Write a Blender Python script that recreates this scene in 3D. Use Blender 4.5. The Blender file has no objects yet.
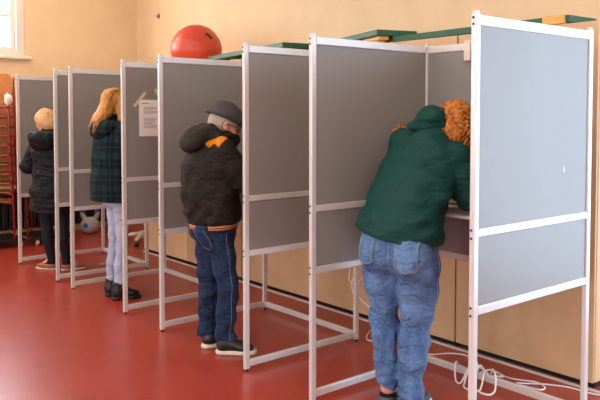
import bpy, bmesh, math, random
import numpy as np
from mathutils import Vector, Matrix
from mathutils.bvhtree import BVHTree
random.seed(7)
SC = bpy.context.scene
COL = SC.collection
R = math.radians

# ------------------------------------------------------------------ materials
def lin(c):
    return tuple(((x/255)/12.92 if x/255 <= .04045 else ((x/255+.055)/1.055)**2.4) for x in c)

class NT:
    """small helper round a node tree"""
    def __init__(s, m):
        s.t = m.node_tree; s.n = s.t.nodes; s.l = s.t.links
        s.b = s.n['Principled BSDF']
    def new(s, typ, **kw):
        n = s.n.new(typ)
        for k, v in kw.items(): setattr(n, k, v)
        return n
    def inp(s, node, key, val):
        if hasattr(val, 'is_output'): s.l.new(val, node.inputs[key])
        else: node.inputs[key].default_value = val
    def math(s, op, a, b=0.0, c=None):
        n = s.new('ShaderNodeMath', operation=op)
        s.inp(n, 0, a); s.inp(n, 1, b)
        if c is not None: s.inp(n, 2, c)
        return n.outputs[0]
    def mix(s, fac, a, b, blend='MIX'):
        n = s.new('ShaderNodeMix', data_type='RGBA', blend_type=blend)
        s.inp(n, 0, fac); s.inp(n, 6, a); s.inp(n, 7, b)
        return n.outputs[2]
    def coord(s):
        return s.new('ShaderNodeTexCoord').outputs['Object']
    def noise(s, scale, detail=3, vec=None, rough=.5):
        n = s.new('ShaderNodeTexNoise')
        n.inputs['Scale'].default_value = scale; n.inputs['Detail'].default_value = detail
        n.inputs['Roughness'].default_value = rough
        s.l.new(vec if vec is not None else s.coord(), n.inputs['Vector'])
        return n.outputs['Fac']
    def ramp(s, fac, stops, interp='LINEAR'):
        n = s.new('ShaderNodeValToRGB'); cr = n.color_ramp; cr.interpolation = interp
        while len(cr.elements) < len(stops): cr.elements.new(.5)
        for e, (p, c) in zip(cr.elements, stops): e.position = p; e.color = (*c[:3], 1)
        s.l.new(fac, n.inputs[0]); return n.outputs[0]
    def bump(s, h, strength=.3, dist=.01):
        n = s.new('ShaderNodeBump'); n.inputs['Strength'].default_value = strength
        n.inputs['Distance'].default_value = dist
        s.l.new(h, n.inputs['Height']); s.l.new(n.outputs[0], s.b.inputs['Normal'])

def mat(name, rgb, rough=.5, metal=0, var=.0, vscale=20, bump=0, bscale=60, bdist=.003, spec=.5, lin_=False):
    m = bpy.data.materials.new(name); m.use_nodes = True
    t = NT(m); c = rgb if lin_ else lin(rgb)
    t.b.inputs['Base Color'].default_value = (*c, 1)
    t.b.inputs['Roughness'].default_value = rough
    t.b.inputs['Metallic'].default_value = metal
    t.b.inputs['Specular IOR Level'].default_value = spec
    if var:
        f = t.noise(vscale, 4)
        lo = tuple(x*(1-var) for x in c); hi = tuple(min(1, x*(1+var)) for x in c)
        t.l.new(t.ramp(f, [(.3, lo), (.7, hi)]), t.b.inputs['Base Color'])
    if bump: t.bump(t.noise(bscale, 3), bump, bdist)
    return m

M = {}
M['wall'] = mat('wall_paint', (224, 196, 158), .75, var=.04, vscale=3, bump=.05, bscale=120)
M['ceiling'] = mat('ceiling_paint', (232, 224, 210), .8, var=.02, vscale=4)
M['white'] = mat('white_gloss_paint', (214, 207, 196), .35, var=.02, vscale=8)
M['alu'] = mat('pale_aluminium', (210, 205, 202), .32, .2, var=.03, vscale=9)
M['panel'] = mat('grey_panel', (136, 131, 126), .42, var=.035, vscale=2.5, bump=.04, bscale=250)
M['black'] = mat('black_plastic', (22, 22, 24), .45)
M['mdf'] = mat('brown_fibreboard', (204, 166, 126), .6, var=.06, vscale=6, bump=.04, bscale=300)
M['mdf_pale'] = mat('pale_fibreboard', (226, 190, 146), .6, var=.05, vscale=6, bump=.04, bscale=300)
M['green'] = mat('green_bench_paint', (30, 86, 58), .5, var=.1, vscale=12, bump=.05)
M['wood'] = None
M['red_tube'] = mat('red_enamel_tube', (150, 16, 22), .3, var=.06)
M['cable'] = mat('white_cable', (236, 226, 226), .45)
M['paper'] = mat('white_paper', (236, 226, 222), .8, var=.01)
M['ink'] = mat('grey_print', (120, 112, 112), .8)
M['tape'] = mat('masking_tape', (214, 196, 160), .7)
M['ball'] = mat('red_rubber_ball', (206, 74, 50), .4, var=.03, vscale=5)
M['hopper'] = mat('grey_rubber', (176, 172, 168), .5, var=.04)
M['blue'] = mat('blue_rubber', (26, 96, 196), .45)
M['skin'] = mat('skin', (214, 150, 122), .5, var=.06, vscale=30)
M['eye'] = mat('eye_white', (230, 226, 220), .2)
M['iris'] = mat('iris_brown', (52, 36, 26), .2)
M['sole'] = mat('pale_rubber_sole', (214, 202, 184), .6, var=.08)
M['shoe_black'] = mat('black_leather', (26, 24, 25), .42, var=.15, bump=.1, bscale=90)
M['shoe_grey'] = mat('grey_canvas', (84, 88, 90), .7, var=.1)
M['shoe_tan'] = mat('tan_leather', (150, 92, 64), .5, var=.1)
M['sock'] = mat('black_knit', (24, 26, 34), .85, var=.15, vscale=80)
M['tights'] = mat('black_tights', (27, 28, 36), .7, var=.08)
M['green_cloth'] = mat('dark_green_softshell', (20, 66, 60), .62, var=.06, vscale=14, bump=.12, bscale=28, bdist=.01)
M['black_puffer'] = None
M['grey_hair'] = mat('grey_hair', (172, 156, 142), .6, var=.2, vscale=60, bump=.4, bscale=140)
M['tweed'] = mat('dark_tweed', (76, 73, 74), .85, var=.6, vscale=160, bump=.4, bscale=220)
M['yoke'] = mat('orange_cloth', (206, 122, 24), .6, var=.1, vscale=40, bump=.15, bscale=90)
M['thread'] = mat('pale_thread', (168, 160, 152), .7)
M['denim_thread'] = mat('tan_thread', (150, 140, 132), .8)
M['specs'] = mat('dark_spectacle_frame', (24, 20, 18), .3)
M['pencil'] = mat('red_pencil', (190, 24, 30), .35)
M['steel'] = mat('chrome_steel', (200, 200, 204), .2, 1)
M['seat_grey'] = mat('grey_fabric', (64, 66, 70), .85, var=.1, vscale=60)
M['fitting'] = mat('warm_white_plastic', (228, 206, 194), .5)
M['lip'] = mat('lip', (176, 92, 82), .5)

def wood_mat(name, a, b, scale=3.0, stretch=(1, 1, 12)):
    m = bpy.data.materials.new(name); m.use_nodes = True; t = NT(m)
    mp = t.new('ShaderNodeMapping'); mp.inputs['Scale'].default_value = stretch
    t.l.new(t.coord(), mp.inputs['Vector'])
    f = t.noise(scale, 5, mp.outputs[0], .6)
    t.l.new(t.ramp(f, [(.3, lin(a)), (.7, lin(b))]), t.b.inputs['Base Color'])
    t.b.inputs['Roughness'].default_value = .45
    t.bump(f, .08, .003); return m
for k_ in ('tweed', 'sock', 'tights', 'green_cloth', 'yoke', 'seat_grey', 'grey_hair'): M[k_].node_tree.nodes['Principled BSDF'].inputs['Specular IOR Level'].default_value = .18
M['wood'] = wood_mat('orange_pine', (214, 150, 70), (232, 178, 96), 6, (3, 20, 20))
M['ply'] = wood_mat('orange_plywood', (176, 102, 32), (200, 128, 50), 6, (4, 24, 24))

# floor: red poured linoleum with soft clouding, satin gloss
m = bpy.data.materials.new('red_linoleum'); m.use_nodes = True; t = NT(m)
f1 = t.noise(1.6, 6, rough=.65); f2 = t.noise(9, 6, rough=.7)
cl = t.mix(.45, t.ramp(f1, [(.3, lin((150, 54, 42))), (.72, lin((170, 63, 48)))]), t.ramp(f2, [(.3, lin((136, 50, 40))), (.75, lin((180, 70, 54)))]))
t.l.new(cl, t.b.inputs['Base Color'])
t.l.new(t.math('MULTIPLY_ADD', t.noise(2.2, 3), .12, .25), t.b.inputs['Roughness'])
M['floor'] = m

def denim(name, dark, light, thread, wear=.55):
    m = bpy.data.materials.new(name); m.use_nodes = True; t = NT(m)
    mp = t.new('ShaderNodeMapping'); mp.inputs['Scale'].default_value = (1, 1, .35)
    t.l.new(t.coord(), mp.inputs['Vector'])
    a = t.noise(9, 4, mp.outputs[0], .6)
    b = t.noise(230, 2, mp.outputs[0])
    base = t.ramp(a, [(.32, lin(dark)), (.7, lin(light))])
    th = t.ramp(b, [(.35, lin(dark)), (.7, lin(thread))])
    t.l.new(t.mix(.26, base, th), t.b.inputs['Base Color'])
    t.b.inputs['Roughness'].default_value = .85
    t.bump(t.noise(400, 2), .25, .002); return m
M['denim_blue'] = denim('washed_blue_denim', (44, 76, 124), (112, 152, 198), (146, 174, 210))
M['denim_dark'] = denim('dark_blue_denim', (16, 26, 46), (40, 60, 94), (64, 88, 124))
M['denim_pale'] = denim('bleached_denim', (146, 158, 184), (188, 196, 214), (206, 212, 226))

# man's padded jacket: diamond quilting as bump
def quilt(name, rgb, su, sv, rough=.5, strength=.6, diamond=True):
    m = bpy.data.materials.new(name); m.use_nodes = True; t = NT(m)
    sp = t.new('ShaderNodeSeparateXYZ'); t.l.new(t.coord(), sp.inputs[0])
    ang = t.math('ADD', sp.outputs[0], sp.outputs[1])
    if diamond:
        u = t.math('ADD', t.math('MULTIPLY', sp.outputs[2], su), t.math('MULTIPLY', sp.outputs[1], su))
        v = t.math('SUBTRACT', t.math('MULTIPLY', sp.outputs[2], sv), t.math('MULTIPLY', sp.outputs[1], sv))
        h = t.math('MINIMUM', t.math('ABSOLUTE', t.math('SINE', u)), t.math('ABSOLUTE', t.math('SINE', v)))
    else:
        h = t.math('ABSOLUTE', t.math('SINE', t.math('MULTIPLY', sp.outputs[2], su)))
    h = t.math('POWER', h, .5)
    n = t.noise(40, 4)
    h2 = t.math('ADD', h, t.math('MULTIPLY', n, .5))
    c = lin(rgb)
    t.l.new(t.ramp(t.noise(30, 4), [(.3, tuple(x*.8 for x in c)), (.7, tuple(x*1.25 for x in c))]), t.b.inputs['Base Color'])
    t.b.inputs['Roughness'].default_value = rough
    t.bump(h2, strength, .008); return m
M['jacket_dark'] = quilt('quilted_dark_brown_cloth', (36, 31, 28), 80, 80, .75, .5)
M['black_puffer'] = quilt('black_puffer_nylon', (17, 20, 25), 46, 46, .6, .18, False)

# hem band with two orange stripes, by height along the band
def hem_mat(z0, z1, slope):
    m = bpy.data.materials.new('striped_rib_hem'); m.use_nodes = True; t = NT(m)
    sp = t.new('ShaderNodeSeparateXYZ'); t.l.new(t.coord(), sp.inputs[0])
    z = t.math('ADD', sp.outputs[2], t.math('MULTIPLY', sp.outputs[0], slope))
    u = t.math('DIVIDE', t.math('SUBTRACT', z, z0), z1-z0)
    k = lin((34, 30, 30)); o = lin((206, 122, 60)); w = lin((206, 180, 160))
    t.l.new(t.ramp(u, [(0, k), (.36, o), (.50, k), (.60, w), (.68, o), (.80, k)], 'CONSTANT'), t.b.inputs['Base Color'])
    t.b.inputs['Roughness'].default_value = .8
    wv = t.math('SINE', t.math('MULTIPLY', sp.outputs[1], 700)); t.bump(wv, .3, .002); return m

# plaid coat cloth
m = bpy.data.materials.new('green_black_plaid'); m.use_nodes = True; t = NT(m)
sp = t.new('ShaderNodeSeparateXYZ'); t.l.new(t.coord(), sp.inputs[0])
def band(v, period, width, off=0):
    x = t.math('FRACT', t.math('DIVIDE', t.math('ADD', v, 10+off), period))
    return t.math('LESS_THAN', x, width)
hz, vt = sp.outputs[2], t.math('SUBTRACT', sp.outputs[1], t.math('MULTIPLY', sp.outputs[0], .8))
bh = t.math('MULTIPLY', t.math('ADD', band(hz, .135, .42), band(vt, .135, .42)), .5)
lh = t.math('MAXIMUM', band(hz, .135, .05, .04), band(vt, .135, .05, .04))
c0 = t.ramp(bh, [(0, lin((15, 17, 22))), (.4, lin((17, 31, 36))), (.8, lin((21, 50, 54)))], 'CONSTANT')
c1 = t.mix(t.math('MULTIPLY', lh, .4), c0, (*lin((44, 84, 92)), 1))
t.l.new(c1, t.b.inputs['Base Color']); t.b.inputs['Roughness'].default_value = .9
t.bump(t.noise(120, 3), .3, .003); M['plaid'] = m

def hair_mat(name, a, b, scale=(60, 60, 4)):
    m = bpy.data.materials.new(name); m.use_nodes = True; t = NT(m)
    mp = t.new('ShaderNodeMapping'); mp.inputs['Scale'].default_value = scale
    t.l.new(t.coord(), mp.inputs['Vector'])
    f = t.noise(1.5, 4, mp.outputs[0], .6)
    t.l.new(t.ramp(f, [(.28, lin(a)), (.72, lin(b))]), t.b.inputs['Base Color'])
    t.b.inputs['Roughness'].default_value = .42
    t.bump(f, .5, .006); return m
M['hair_curl'] = hair_mat('copper_curly_hair', (92, 42, 12), (226, 142, 60), (30, 30, 30))
M['hair_gold'] = hair_mat('golden_hair', (140, 88, 34), (214, 156, 78))
M['hair_blond'] = hair_mat('pale_blond_hair', (182, 134, 78), (236, 198, 142))

m = bpy.data.materials.new('window_glass'); m.use_nodes = True; t = NT(m)
tr = t.new('ShaderNodeBsdfTransparent'); gl = t.new('ShaderNodeBsdfGlossy'); gl.inputs['Roughness'].default_value = .02
mx = t.new('ShaderNodeMixShader'); mx.inputs[0].default_value = .06
t.l.new(tr.outputs[0], mx.inputs[1]); t.l.new(gl.outputs[0], mx.inputs[2])
t.l.new(mx.outputs[0], t.n['Material Output'].inputs[0]); M['glass'] = m
m = bpy.data.materials.new('spectacle_lens'); m.use_nodes = True; t = NT(m)
tr = t.new('ShaderNodeBsdfTransparent'); gl = t.new('ShaderNodeBsdfGlossy'); gl.inputs['Roughness'].default_value = .02
mx = t.new('ShaderNodeMixShader'); mx.inputs[0].default_value = .12
t.l.new(tr.outputs[0], mx.inputs[1]); t.l.new(gl.outputs[0], mx.inputs[2])
t.l.new(mx.outputs[0], t.n['Material Output'].inputs[0]); M['lens'] = m
m = bpy.data.materials.new('fill_lamp_diffuser'); m.use_nodes = True; t = NT(m)
t.b.inputs['Emission Color'].default_value = (1, .9, .74, 1); t.b.inputs['Emission Strength'].default_value = 4  # glowing face of the added ceiling fill lamps
M['diffuser'] = m

for k_ in ('jacket_dark', 'black_puffer', 'plaid', 'denim_blue', 'denim_dark', 'denim_pale', 'hair_curl', 'hair_gold', 'hair_blond'): M[k_].node_tree.nodes['Principled BSDF'].inputs['Specular IOR Level'].default_value = .2
def folds(key, scale, stretch, strength, dist, detail=3):
    """cloth creases: a stretched noise bump under whatever bump the cloth already has"""
    t = NT(M[key]); old = t.b.inputs['Normal'].links[0].from_socket if t.b.inputs['Normal'].is_linked else None
    mp = t.new('ShaderNodeMapping'); mp.inputs['Scale'].default_value = stretch; t.l.new(t.coord(), mp.inputs['Vector'])
    nz = t.new('ShaderNodeTexNoise'); nz.inputs['Scale'].default_value = scale; nz.inputs['Detail'].default_value = detail
    nz.inputs['Distortion'].default_value = .35
    t.l.new(mp.outputs[0], nz.inputs['Vector'])
    n = t.new('ShaderNodeBump'); n.inputs['Strength'].default_value = strength; n.inputs['Distance'].default_value = dist
    t.l.new(nz.outputs['Fac'], n.inputs['Height'])
    if old is not None: t.l.new(old, n.inputs['Normal'])
    t.l.new(n.outputs[0], t.b.inputs['Normal'])
folds('denim_blue', 11, (1, 1, 1.9), .9, .045, 4); folds('denim_dark', 11, (1, 1, 1.8), .9, .045, 4); folds('denim_pale', 9, (1, 1, 2.2), .8, .03)
folds('green_cloth', 7, (1, 1, 2.6), .75, .04, 3); folds('jacket_dark', 9, (1, 1, 1.6), .7, .03); folds('black_puffer', 10, (1, 1, 2.2), .8, .035); folds('plaid', 6, (1.6, 1.6, .8), .6, .03)
# ------------------------------------------------------------------ mesh helpers
def link(name, me, material, parent=None, smooth=False):
    o = bpy.data.objects.new(name, me); COL.objects.link(o)
    if material is not None: me.materials.append(material)
    if smooth: me.polygons.foreach_set('use_smooth', [True]*len(me.polygons))
    if parent is not None: o.parent = parent
    return o

class MB:
    def __init__(s): s.bm = bmesh.new()
    def box(s, x0, x1, y0, y1, z0, z1, bev=0, mtx=None, seg=2):
        r = bmesh.ops.create_cube(s.bm, size=1)
        vs = r['verts']
        for v in vs:
            v.co = Vector((x0+(v.co.x+.5)*(x1-x0), y0+(v.co.y+.5)*(y1-y0), z0+(v.co.z+.5)*(z1-z0)))
        if bev:
            es = list({e for v in vs for e in v.link_edges})
            rr = bmesh.ops.bevel(s.bm, geom=es, offset=bev, segments=seg, affect='EDGES', profile=.5)
            vs = list({v for f in rr['faces'] for v in f.verts} | {v for v in vs if v.is_valid})
        if mtx is not None:
            for v in vs: v.co = mtx @ v.co
        return s
    def tube(s, pts, r, n=8, cap=True):
        pts = [Vector(p) for p in pts]; rs = r if isinstance(r, (list, tuple)) else [r]*len(pts)
        rings = []; up = None
        for i, p in enumerate(pts):
            d = (pts[min(i+1, len(pts)-1)]-pts[max(i-1, 0)]).normalized()
            if up is None:
                up = d.orthogonal().normalized()
            up = (up - d*up.dot(d))
            up = up.normalized() if up.length > 1e-6 else d.orthogonal().normalized()
            q = d.cross(up)
            rings.append([s.bm.verts.new(p+rs[i]*(math.cos(2*math.pi*k/n)*up+math.sin(2*math.pi*k/n)*q)) for k in range(n)])
        for a, b in zip(rings, rings[1:]):
            for k in range(n): s.bm.faces.new((a[k], a[(k+1) % n], b[(k+1) % n], b[k]))
        if cap: s.bm.faces.new(rings[0][::-1]); s.bm.faces.new(rings[-1])
        return s
    def lathe(s, prof, n=32, c=(0, 0, 0), mtx=None):
        c = Vector(c); rings = []
        for r, z in prof:
            ring = [Vector((max(r, 1e-4)*math.cos(2*math.pi*k/n), max(r, 1e-4)*math.sin(2*math.pi*k/n), z)) for k in range(n)]
            rings.append([s.bm.verts.new((mtx @ q if mtx is not None else q)+c) for q in ring])
        for a, b in zip(rings, rings[1:]):
            for k in range(n): s.bm.faces.new((a[k], a[(k+1) % n], b[(k+1) % n], b[k]))
        s.bm.faces.new(rings[0][::-1]); s.bm.faces.new(rings[-1]); return s
    def prism(s, poly, z0, z1, mtx=None):
        a = [Vector((x, y, z0)) for x, y in poly]; b = [Vector((x, y, z1)) for x, y in poly]
        if mtx is not None: a = [mtx @ v for v in a]; b = [mtx @ v for v in b]
        a = [s.bm.verts.new(v) for v in a]; b = [s.bm.verts.new(v) for v in b]
        n = len(a)
        s.bm.faces.new(a[::-1]); s.bm.faces.new(b)
        for i in range(n): s.bm.faces.new((a[i], a[(i+1) % n], b[(i+1) % n], b[i]))
        return s
    def build(s, name, material, parent=None, smooth=False):
        bmesh.ops.recalc_face_normals(s.bm, faces=s.bm.faces[:])
        me = bpy.data.meshes.new(name); s.bm.to_mesh(me); s.bm.free()
        o = link(name, me, material, parent, smooth)
        return o

def tag(o, label=None, cat=None, group=None, kind=None):
    if label: o['label'] = label
    if cat: o['category'] = cat
    if group: o['group'] = group
    if kind: o['kind'] = kind
    return o
def thing(name, label, cat, loc=(0, 0, 0), rz=0, group=None):
    o = bpy.data.objects.new(name, None); COL.objects.link(o); o.empty_display_size = .1
    o.location = loc; o.rotation_euler = (0, 0, rz)
    return tag(o, label, cat, group)
def copy_tree(o, parent=None):
    c = o.copy(); COL.objects.link(c)
    if parent is not None: c.parent = parent
    for ch in list(o.children): copy_tree(ch, c)
    return c
def box(name, x0, x1, y0, y1, z0, z1, m, parent=None, bev=0):
    return MB().box(x0, x1, y0, y1, z0, z1, bev).build(name, m, parent)
def spline(pts, n=8, closed=False):
    P = [np.array(p, float) for p in pts]; out = []
    for i in range(len(P)-1):
        p0 = P[max(i-1, 0)]; p1 = P[i]; p2 = P[i+1]; p3 = P[min(i+2, len(P)-1)]
        for k in range(n):
            t = k/n
            out.append(.5*((2*p1)+(-p0+p2)*t+(2*p0-5*p1+4*p2-p3)*t*t+(-p0+3*p1-3*p2+p3)*t**3))
    out.append(P[-1]); return [tuple(q) for q in out]

# ------------------------------------------------------------------ the room
P_RIGHT, P_FAR, P_LEFT, P_BACK, P_FILL = 330, 240, 155, 75, 18
XR, XL, YF, YB, ZC = 2.3, -5.6, 9.1, -4.6, 3.9
struct = lambda o: tag(o, kind='structure')
struct(box('floor', XL-.3, XR+.3, YB-.3, YF+.3, -.2, 0, M['floor']))
struct(box('ceiling', XL-.3, XR+.3, YB-.3, YF+.3, ZC, ZC+.2, M['ceiling']))

def wall_with_openings(name, axis, pos, thick, a0, a1, ops):
    """a wall perpendicular to axis ('x' or 'y') with rectangular openings (u0,u1,z0,z1)"""
    mb = MB()
    def bx(u0, u1, z0, z1):
        if u1-u0 < 1e-4 or z1-z0 < 1e-4: return
        p0, p1 = min(pos, pos+thick), max(pos, pos+thick)
        if axis == 'y': mb.box(u0, u1, p0, p1, z0, z1)
        else: mb.box(p0, p1, u0, u1, z0, z1)
    ops = sorted(ops); u = a0
    for (u0, u1, z0, z1) in ops:
        bx(u, u0, 0, ZC); bx(u0, u1, 0, z0); bx(u0, u1, z1, ZC); u = u1
    bx(u, a1, 0, ZC)
    return struct(mb.build(name, M['wall']))

far_ops = [(-3.6, -1.9, 2.34, 3.5), (-1.0, .70, 2.34, 3.5)]
left_ops = [(-3.4, -1.6, 1.0, 3.2), (-.6, 1.2, 1.0, 3.2), (2.2, 4.0, 1.0, 3.2), (5.0, 6.8, 1.0, 3.2)]
right_ops = [(-2.6, 1.0, .08, 3.2)]
back_ops = [(-4.6, -2.7, 1.0, 3.2), (-1.8, .1, 1.0, 3.2)]
wall_with_openings('wall_far', 'y', YF, .3, XL-.3, XR, far_ops)
wall_with_openings('wall_right', 'x', XR, .3, YB-.3, YF+.3, right_ops)
wall_with_openings('wall_left', 'x', XL, -.3, YB, YF, left_ops)
wall_with_openings('wall_back', 'y', YB, -.3, XL-.3, XR, back_ops)

wn = 0
def window(axis, pos, sgn, op, vbars=1, hbar=None):
    """timber window: casing, sash, glazing bars, panes, sill; sgn = +1 when outside lies at larger axis values"""
    global wn; wn += 1
    u0, u1, z0, z1 = op
    root = thing('window_%d' % wn, None, None); root['kind'] = 'structure'
    def part(name, a, b, c, d, d0, d1, m, bev=.006):
        p = sorted((pos+sgn*d0, pos+sgn*d1))
        if axis == 'y': return box(name, a, b, p[0], p[1], c, d, m, root, bev)
        return box(name, p[0], p[1], a, b, c, d, m, root, bev)
    w = .105
    part('window_frame', u0, u0+w, z0, z1, -.01, .14, M['white']); part('window_frame', u1-w, u1, z0, z1, -.01, .14, M['white'])
    part('window_frame', u0+w, u1-w, z1-w, z1, -.01, .14, M['white']); part('window_frame', u0+w, u1-w, z0, z0+.06, -.01, .14, M['white'])
    a, b, c, d = u0+w, u1-w, z0+.06, z1-w
    s = .06
    part('sash', a, a+s, c, d, .05, .11, M['white']); part('sash', b-s, b, c, d, .05, .11, M['white'])
    part('sash', a+s, b-s, d-s, d, .05, .11, M['white']); part('sash', a+s, b-s, c, c+s, .05, .11, M['white'])
    for i in range(vbars):
        m_ = a+s+(b-a-2*s)*(i+1)/(vbars+1)
        part('glazing_bar', m_-.022, m_+.022, c+s, d-s, .055, .105, M['white'])
    hb = hbar if hbar else c+(d-c)*.55
    part('glazing_bar', a+s, b-s, hb-.018, hb+.018, .06, .10, M['white'])
    part('pane', a+s, b-s, c+s, d-s, .078, .084, M['glass'], 0)
    part('window_sill', u0-.06, u1+.075, z0-.045, z0, -.07, .12, M['white'], .01)
    return root
window('y', YF, 1, far_ops[1], 1, 2.86)
window('y', YF, 1, far_ops[0], 1, 2.86)
for o_ in left_ops: window('x', XL, -1, o_, 1, 2.3)
for o_ in right_ops: window('x', XR, 1, o_, 2, 2.3)
for o_ in back_ops: window('y', YB, -1, o_, 1, 2.3)
struct(box('baseboard_far', XL, XR, YF-.018, YF, 0, .09, M['mdf_pale']))
struct(box('baseboard_right', XR-.018, XR, YB, YF-.02, 0, .09, M['mdf_pale']))

# daylight outside the windows
def area(name, loc, rot, sx, sy, power, col):
    l = bpy.data.lights.new(name, 'AREA'); l.shape = 'RECTANGLE'; l.size = sx; l.size_y = sy
    l.energy = power; l.color = col
    o = bpy.data.objects.new(name, l); COL.objects.link(o); o.location = loc; o.rotation_euler = rot
    return o
DAY = (.80, .91, 1.0)
for (u0, u1, z0, z1) in right_ops:
    area('daylight', (XR+.45, (u0+u1)/2, (z0+z1)/2), (0, R(90), 0), z1-z0+.4, u1-u0+.4, P_RIGHT, (.48, .74, 1))
for (u0, u1, z0, z1) in far_ops:
    area('daylight', ((u0+u1)/2, YF+.45, (z0+z1)/2), (R(-90), 0, 0), u1-u0+.4, z1-z0+.4, P_FAR, DAY)
for (u0, u1, z0, z1) in left_ops:
    area('daylight', (XL-.45, (u0+u1)/2, (z0+z1)/2), (0, R(-90), 0), z1-z0+.4, u1-u0+.4, P_LEFT, DAY)
for (u0, u1, z0, z1) in back_ops:
    area('daylight', ((u0+u1)/2, YB-.45, (z0+z1)/2), (R(90), 0, 0), u1-u0+.4, z1-z0+.4, P_BACK, DAY)
w = bpy.data.worlds.new('sky'); SC.world = w; w.use_nodes = True
w.node_tree.nodes['Background'].inputs[0].default_value = (.8, .9, 1, 1)
w.node_tree.nodes['Background'].inputs[1].default_value = 1.2

# ceiling lamps added unseen above the frame for warm fill light
k = 0
for lx in (-3.6, -.6):
    for ly in (-2.2, 1.6, 5.2, 7.9):
        k += 1
        row = 'window' if lx < -2 else 'booth'
        nth = ['nearest the back wall', 'second from the back wall', 'third from the back wall', 'nearest the far wall'][(k-1) % 4]
        t_ = thing('ceiling_fill_lamp', 'added white ceiling fill lamp in the %s row, %s' % (row, nth), 'lamp', (lx, ly, ZC-.07), 0, 'added ceiling fill lamps')
        MB().box(-.16, .16, -.7, .7, .02, .07, .01).build('fill_lamp_housing', M['white'], t_)
        MB().box(-.15, .15, -.68, .68, .0, .02, .004).build('fill_lamp_diffuser', M['diffuser'], t_)
        area('lamp_fill_light', (lx, ly, ZC-.085), (0, 0, 0), .3, 1.3, P_FILL, (1, .78, .54))

# a spot lamp on the ceiling that lights the corner above the cabinets
t_ = thing('spot_lamp', 'small white spot lamp on the ceiling aimed at the corner', 'lamp', (.75, 7.7, 3.35))
MB().tube([(0, 0, .55), (0, 0, .05)], .012, 10).build('stem', M['white'], t_)
MB().lathe([(.02, .10), (.06, .08), (.075, -.06), (.07, -.06), (.055, .06), (.02, .07)], 24).build('lamp_shade', M['white'], t_)
l_ = bpy.data.lights.new('spot_light', 'POINT'); l_.energy = 22; l_.color = (1, .88, .70); l_.shadow_soft_size = .05
o = bpy.data.objects.new('spot_light', l_); COL.objects.link(o); o.location = (.75, 7.7, 3.25)
# ------------------------------------------------------------------ voting booths
D, W = .927, 1.057
def booth(y0, label):
    t_ = thing('voting_booth', label, 'voting booth', (0, y0, 0), 0, 'grey voting booths in a row')
    h, g = .0178, .0125
    for (x, y, front) in ((0, 0, 1), (0, W, 1), (D, 0, 0), (D, W, 0)):
        p = MB().box(x-h, x+h, y-g, y+g, .012, 1.992, .0055).build('post', M['alu'], t_)
        MB().box(x-h+.003, x+h-.003, y-g+.002, y+g-.002, 1.990, 1.998, .003).box(x-.011, x+.011, y-.009, y+.009, 1.996, 2.003, .003).build('end_cap', M['alu'], p)
        MB().lathe([(.0125, 0), (.0125, .008), (.010, .014)], 12, (x, y, 0)).build('foot', M['black'], p)
        for z in (1.972, 1.945, 1.075, 1.04, .742, .708):
            MB().lathe([(.0055, 0), (.0055, .003)], 8, (x-h-.001 if front else x+h-.002, y, z), Matrix.Rotation(R(-90) if front else R(90), 4, 'Y')).build('bolt_head', M['black'], p)
    zr = [('top_rail', 1.942, 1.986), ('middle_rail', 1.042, 1.078), ('lower_rail', .706, .744), ('bottom_rail', .028, .068)]
    for y in (0, W):
        for n_, a, b in zr: box(n_, h, D-h, y-.011, y+.011, a, b, M['alu'], t_, .004)
        box('upper_panel', h, D-h, y-.004, y+.004, 1.078, 1.942, M['panel'], t_)
        box('lower_panel', h, D-h, y-.004, y+.004, .744, 1.042, M['panel'], t_)
    for n_, a, b in zr: box(n_, D-.011, D+.011, g, W-g, a, b, M['alu'], t_, .004)
    box('upper_panel', D-.004, D+.004, g, W-g, 1.078, 1.942, M['panel'], t_)
    box('lower_panel', D-.004, D+.004, g, W-g, .744, 1.042, M['panel'], t_)
    # writing shelf on two brackets
    s = MB().box(.585, D-.016, .0135, W-.0135, 1.012, 1.030, .004).build('writing_shelf', M['fitting'], t_)
    for y in (.03, W-.03): MB().box(.65, D-.02, y-.012, y+.012, .975, 1.0115, .003).build('shelf_bracket', M['alu'], s)
    return t_
BY = [1.428, 3.108, 4.7617, 6.184]
booth(BY[0], 'nearest grey voting booth, the one with the woman in green leaning inside')
booth(BY[1], 'grey voting booth where the man in the flat cap stands')
bo = booth(BY[2], 'grey voting booth with a sheet of paper taped to its near side')
booth(BY[3], 'farthest grey voting booth beside the stacked red chairs')
# ballot papers and pencils on the shelves
def sheet(name, label, cat, x, y, z, rz, w_, d_, m):
    o = MB().box(-w_/2, w_/2, -d_/2, d_/2, 0, .0012).build(name, m); o.location = (x, y, z); o.rotation_euler = (0, 0, rz)
    return tag(o, label, cat)
sheet('ballot_paper', 'white ballot paper on the shelf under the arms of the woman in green', 'paper', .755, 1.98, 1.0305, 0, .28, .44, M['paper'])
sheet('ballot_paper', 'white ballot paper on the shelf in front of the man in the flat cap', 'paper', .755, 3.58, 1.0305, 0, .28, .4, M['paper'])

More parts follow.
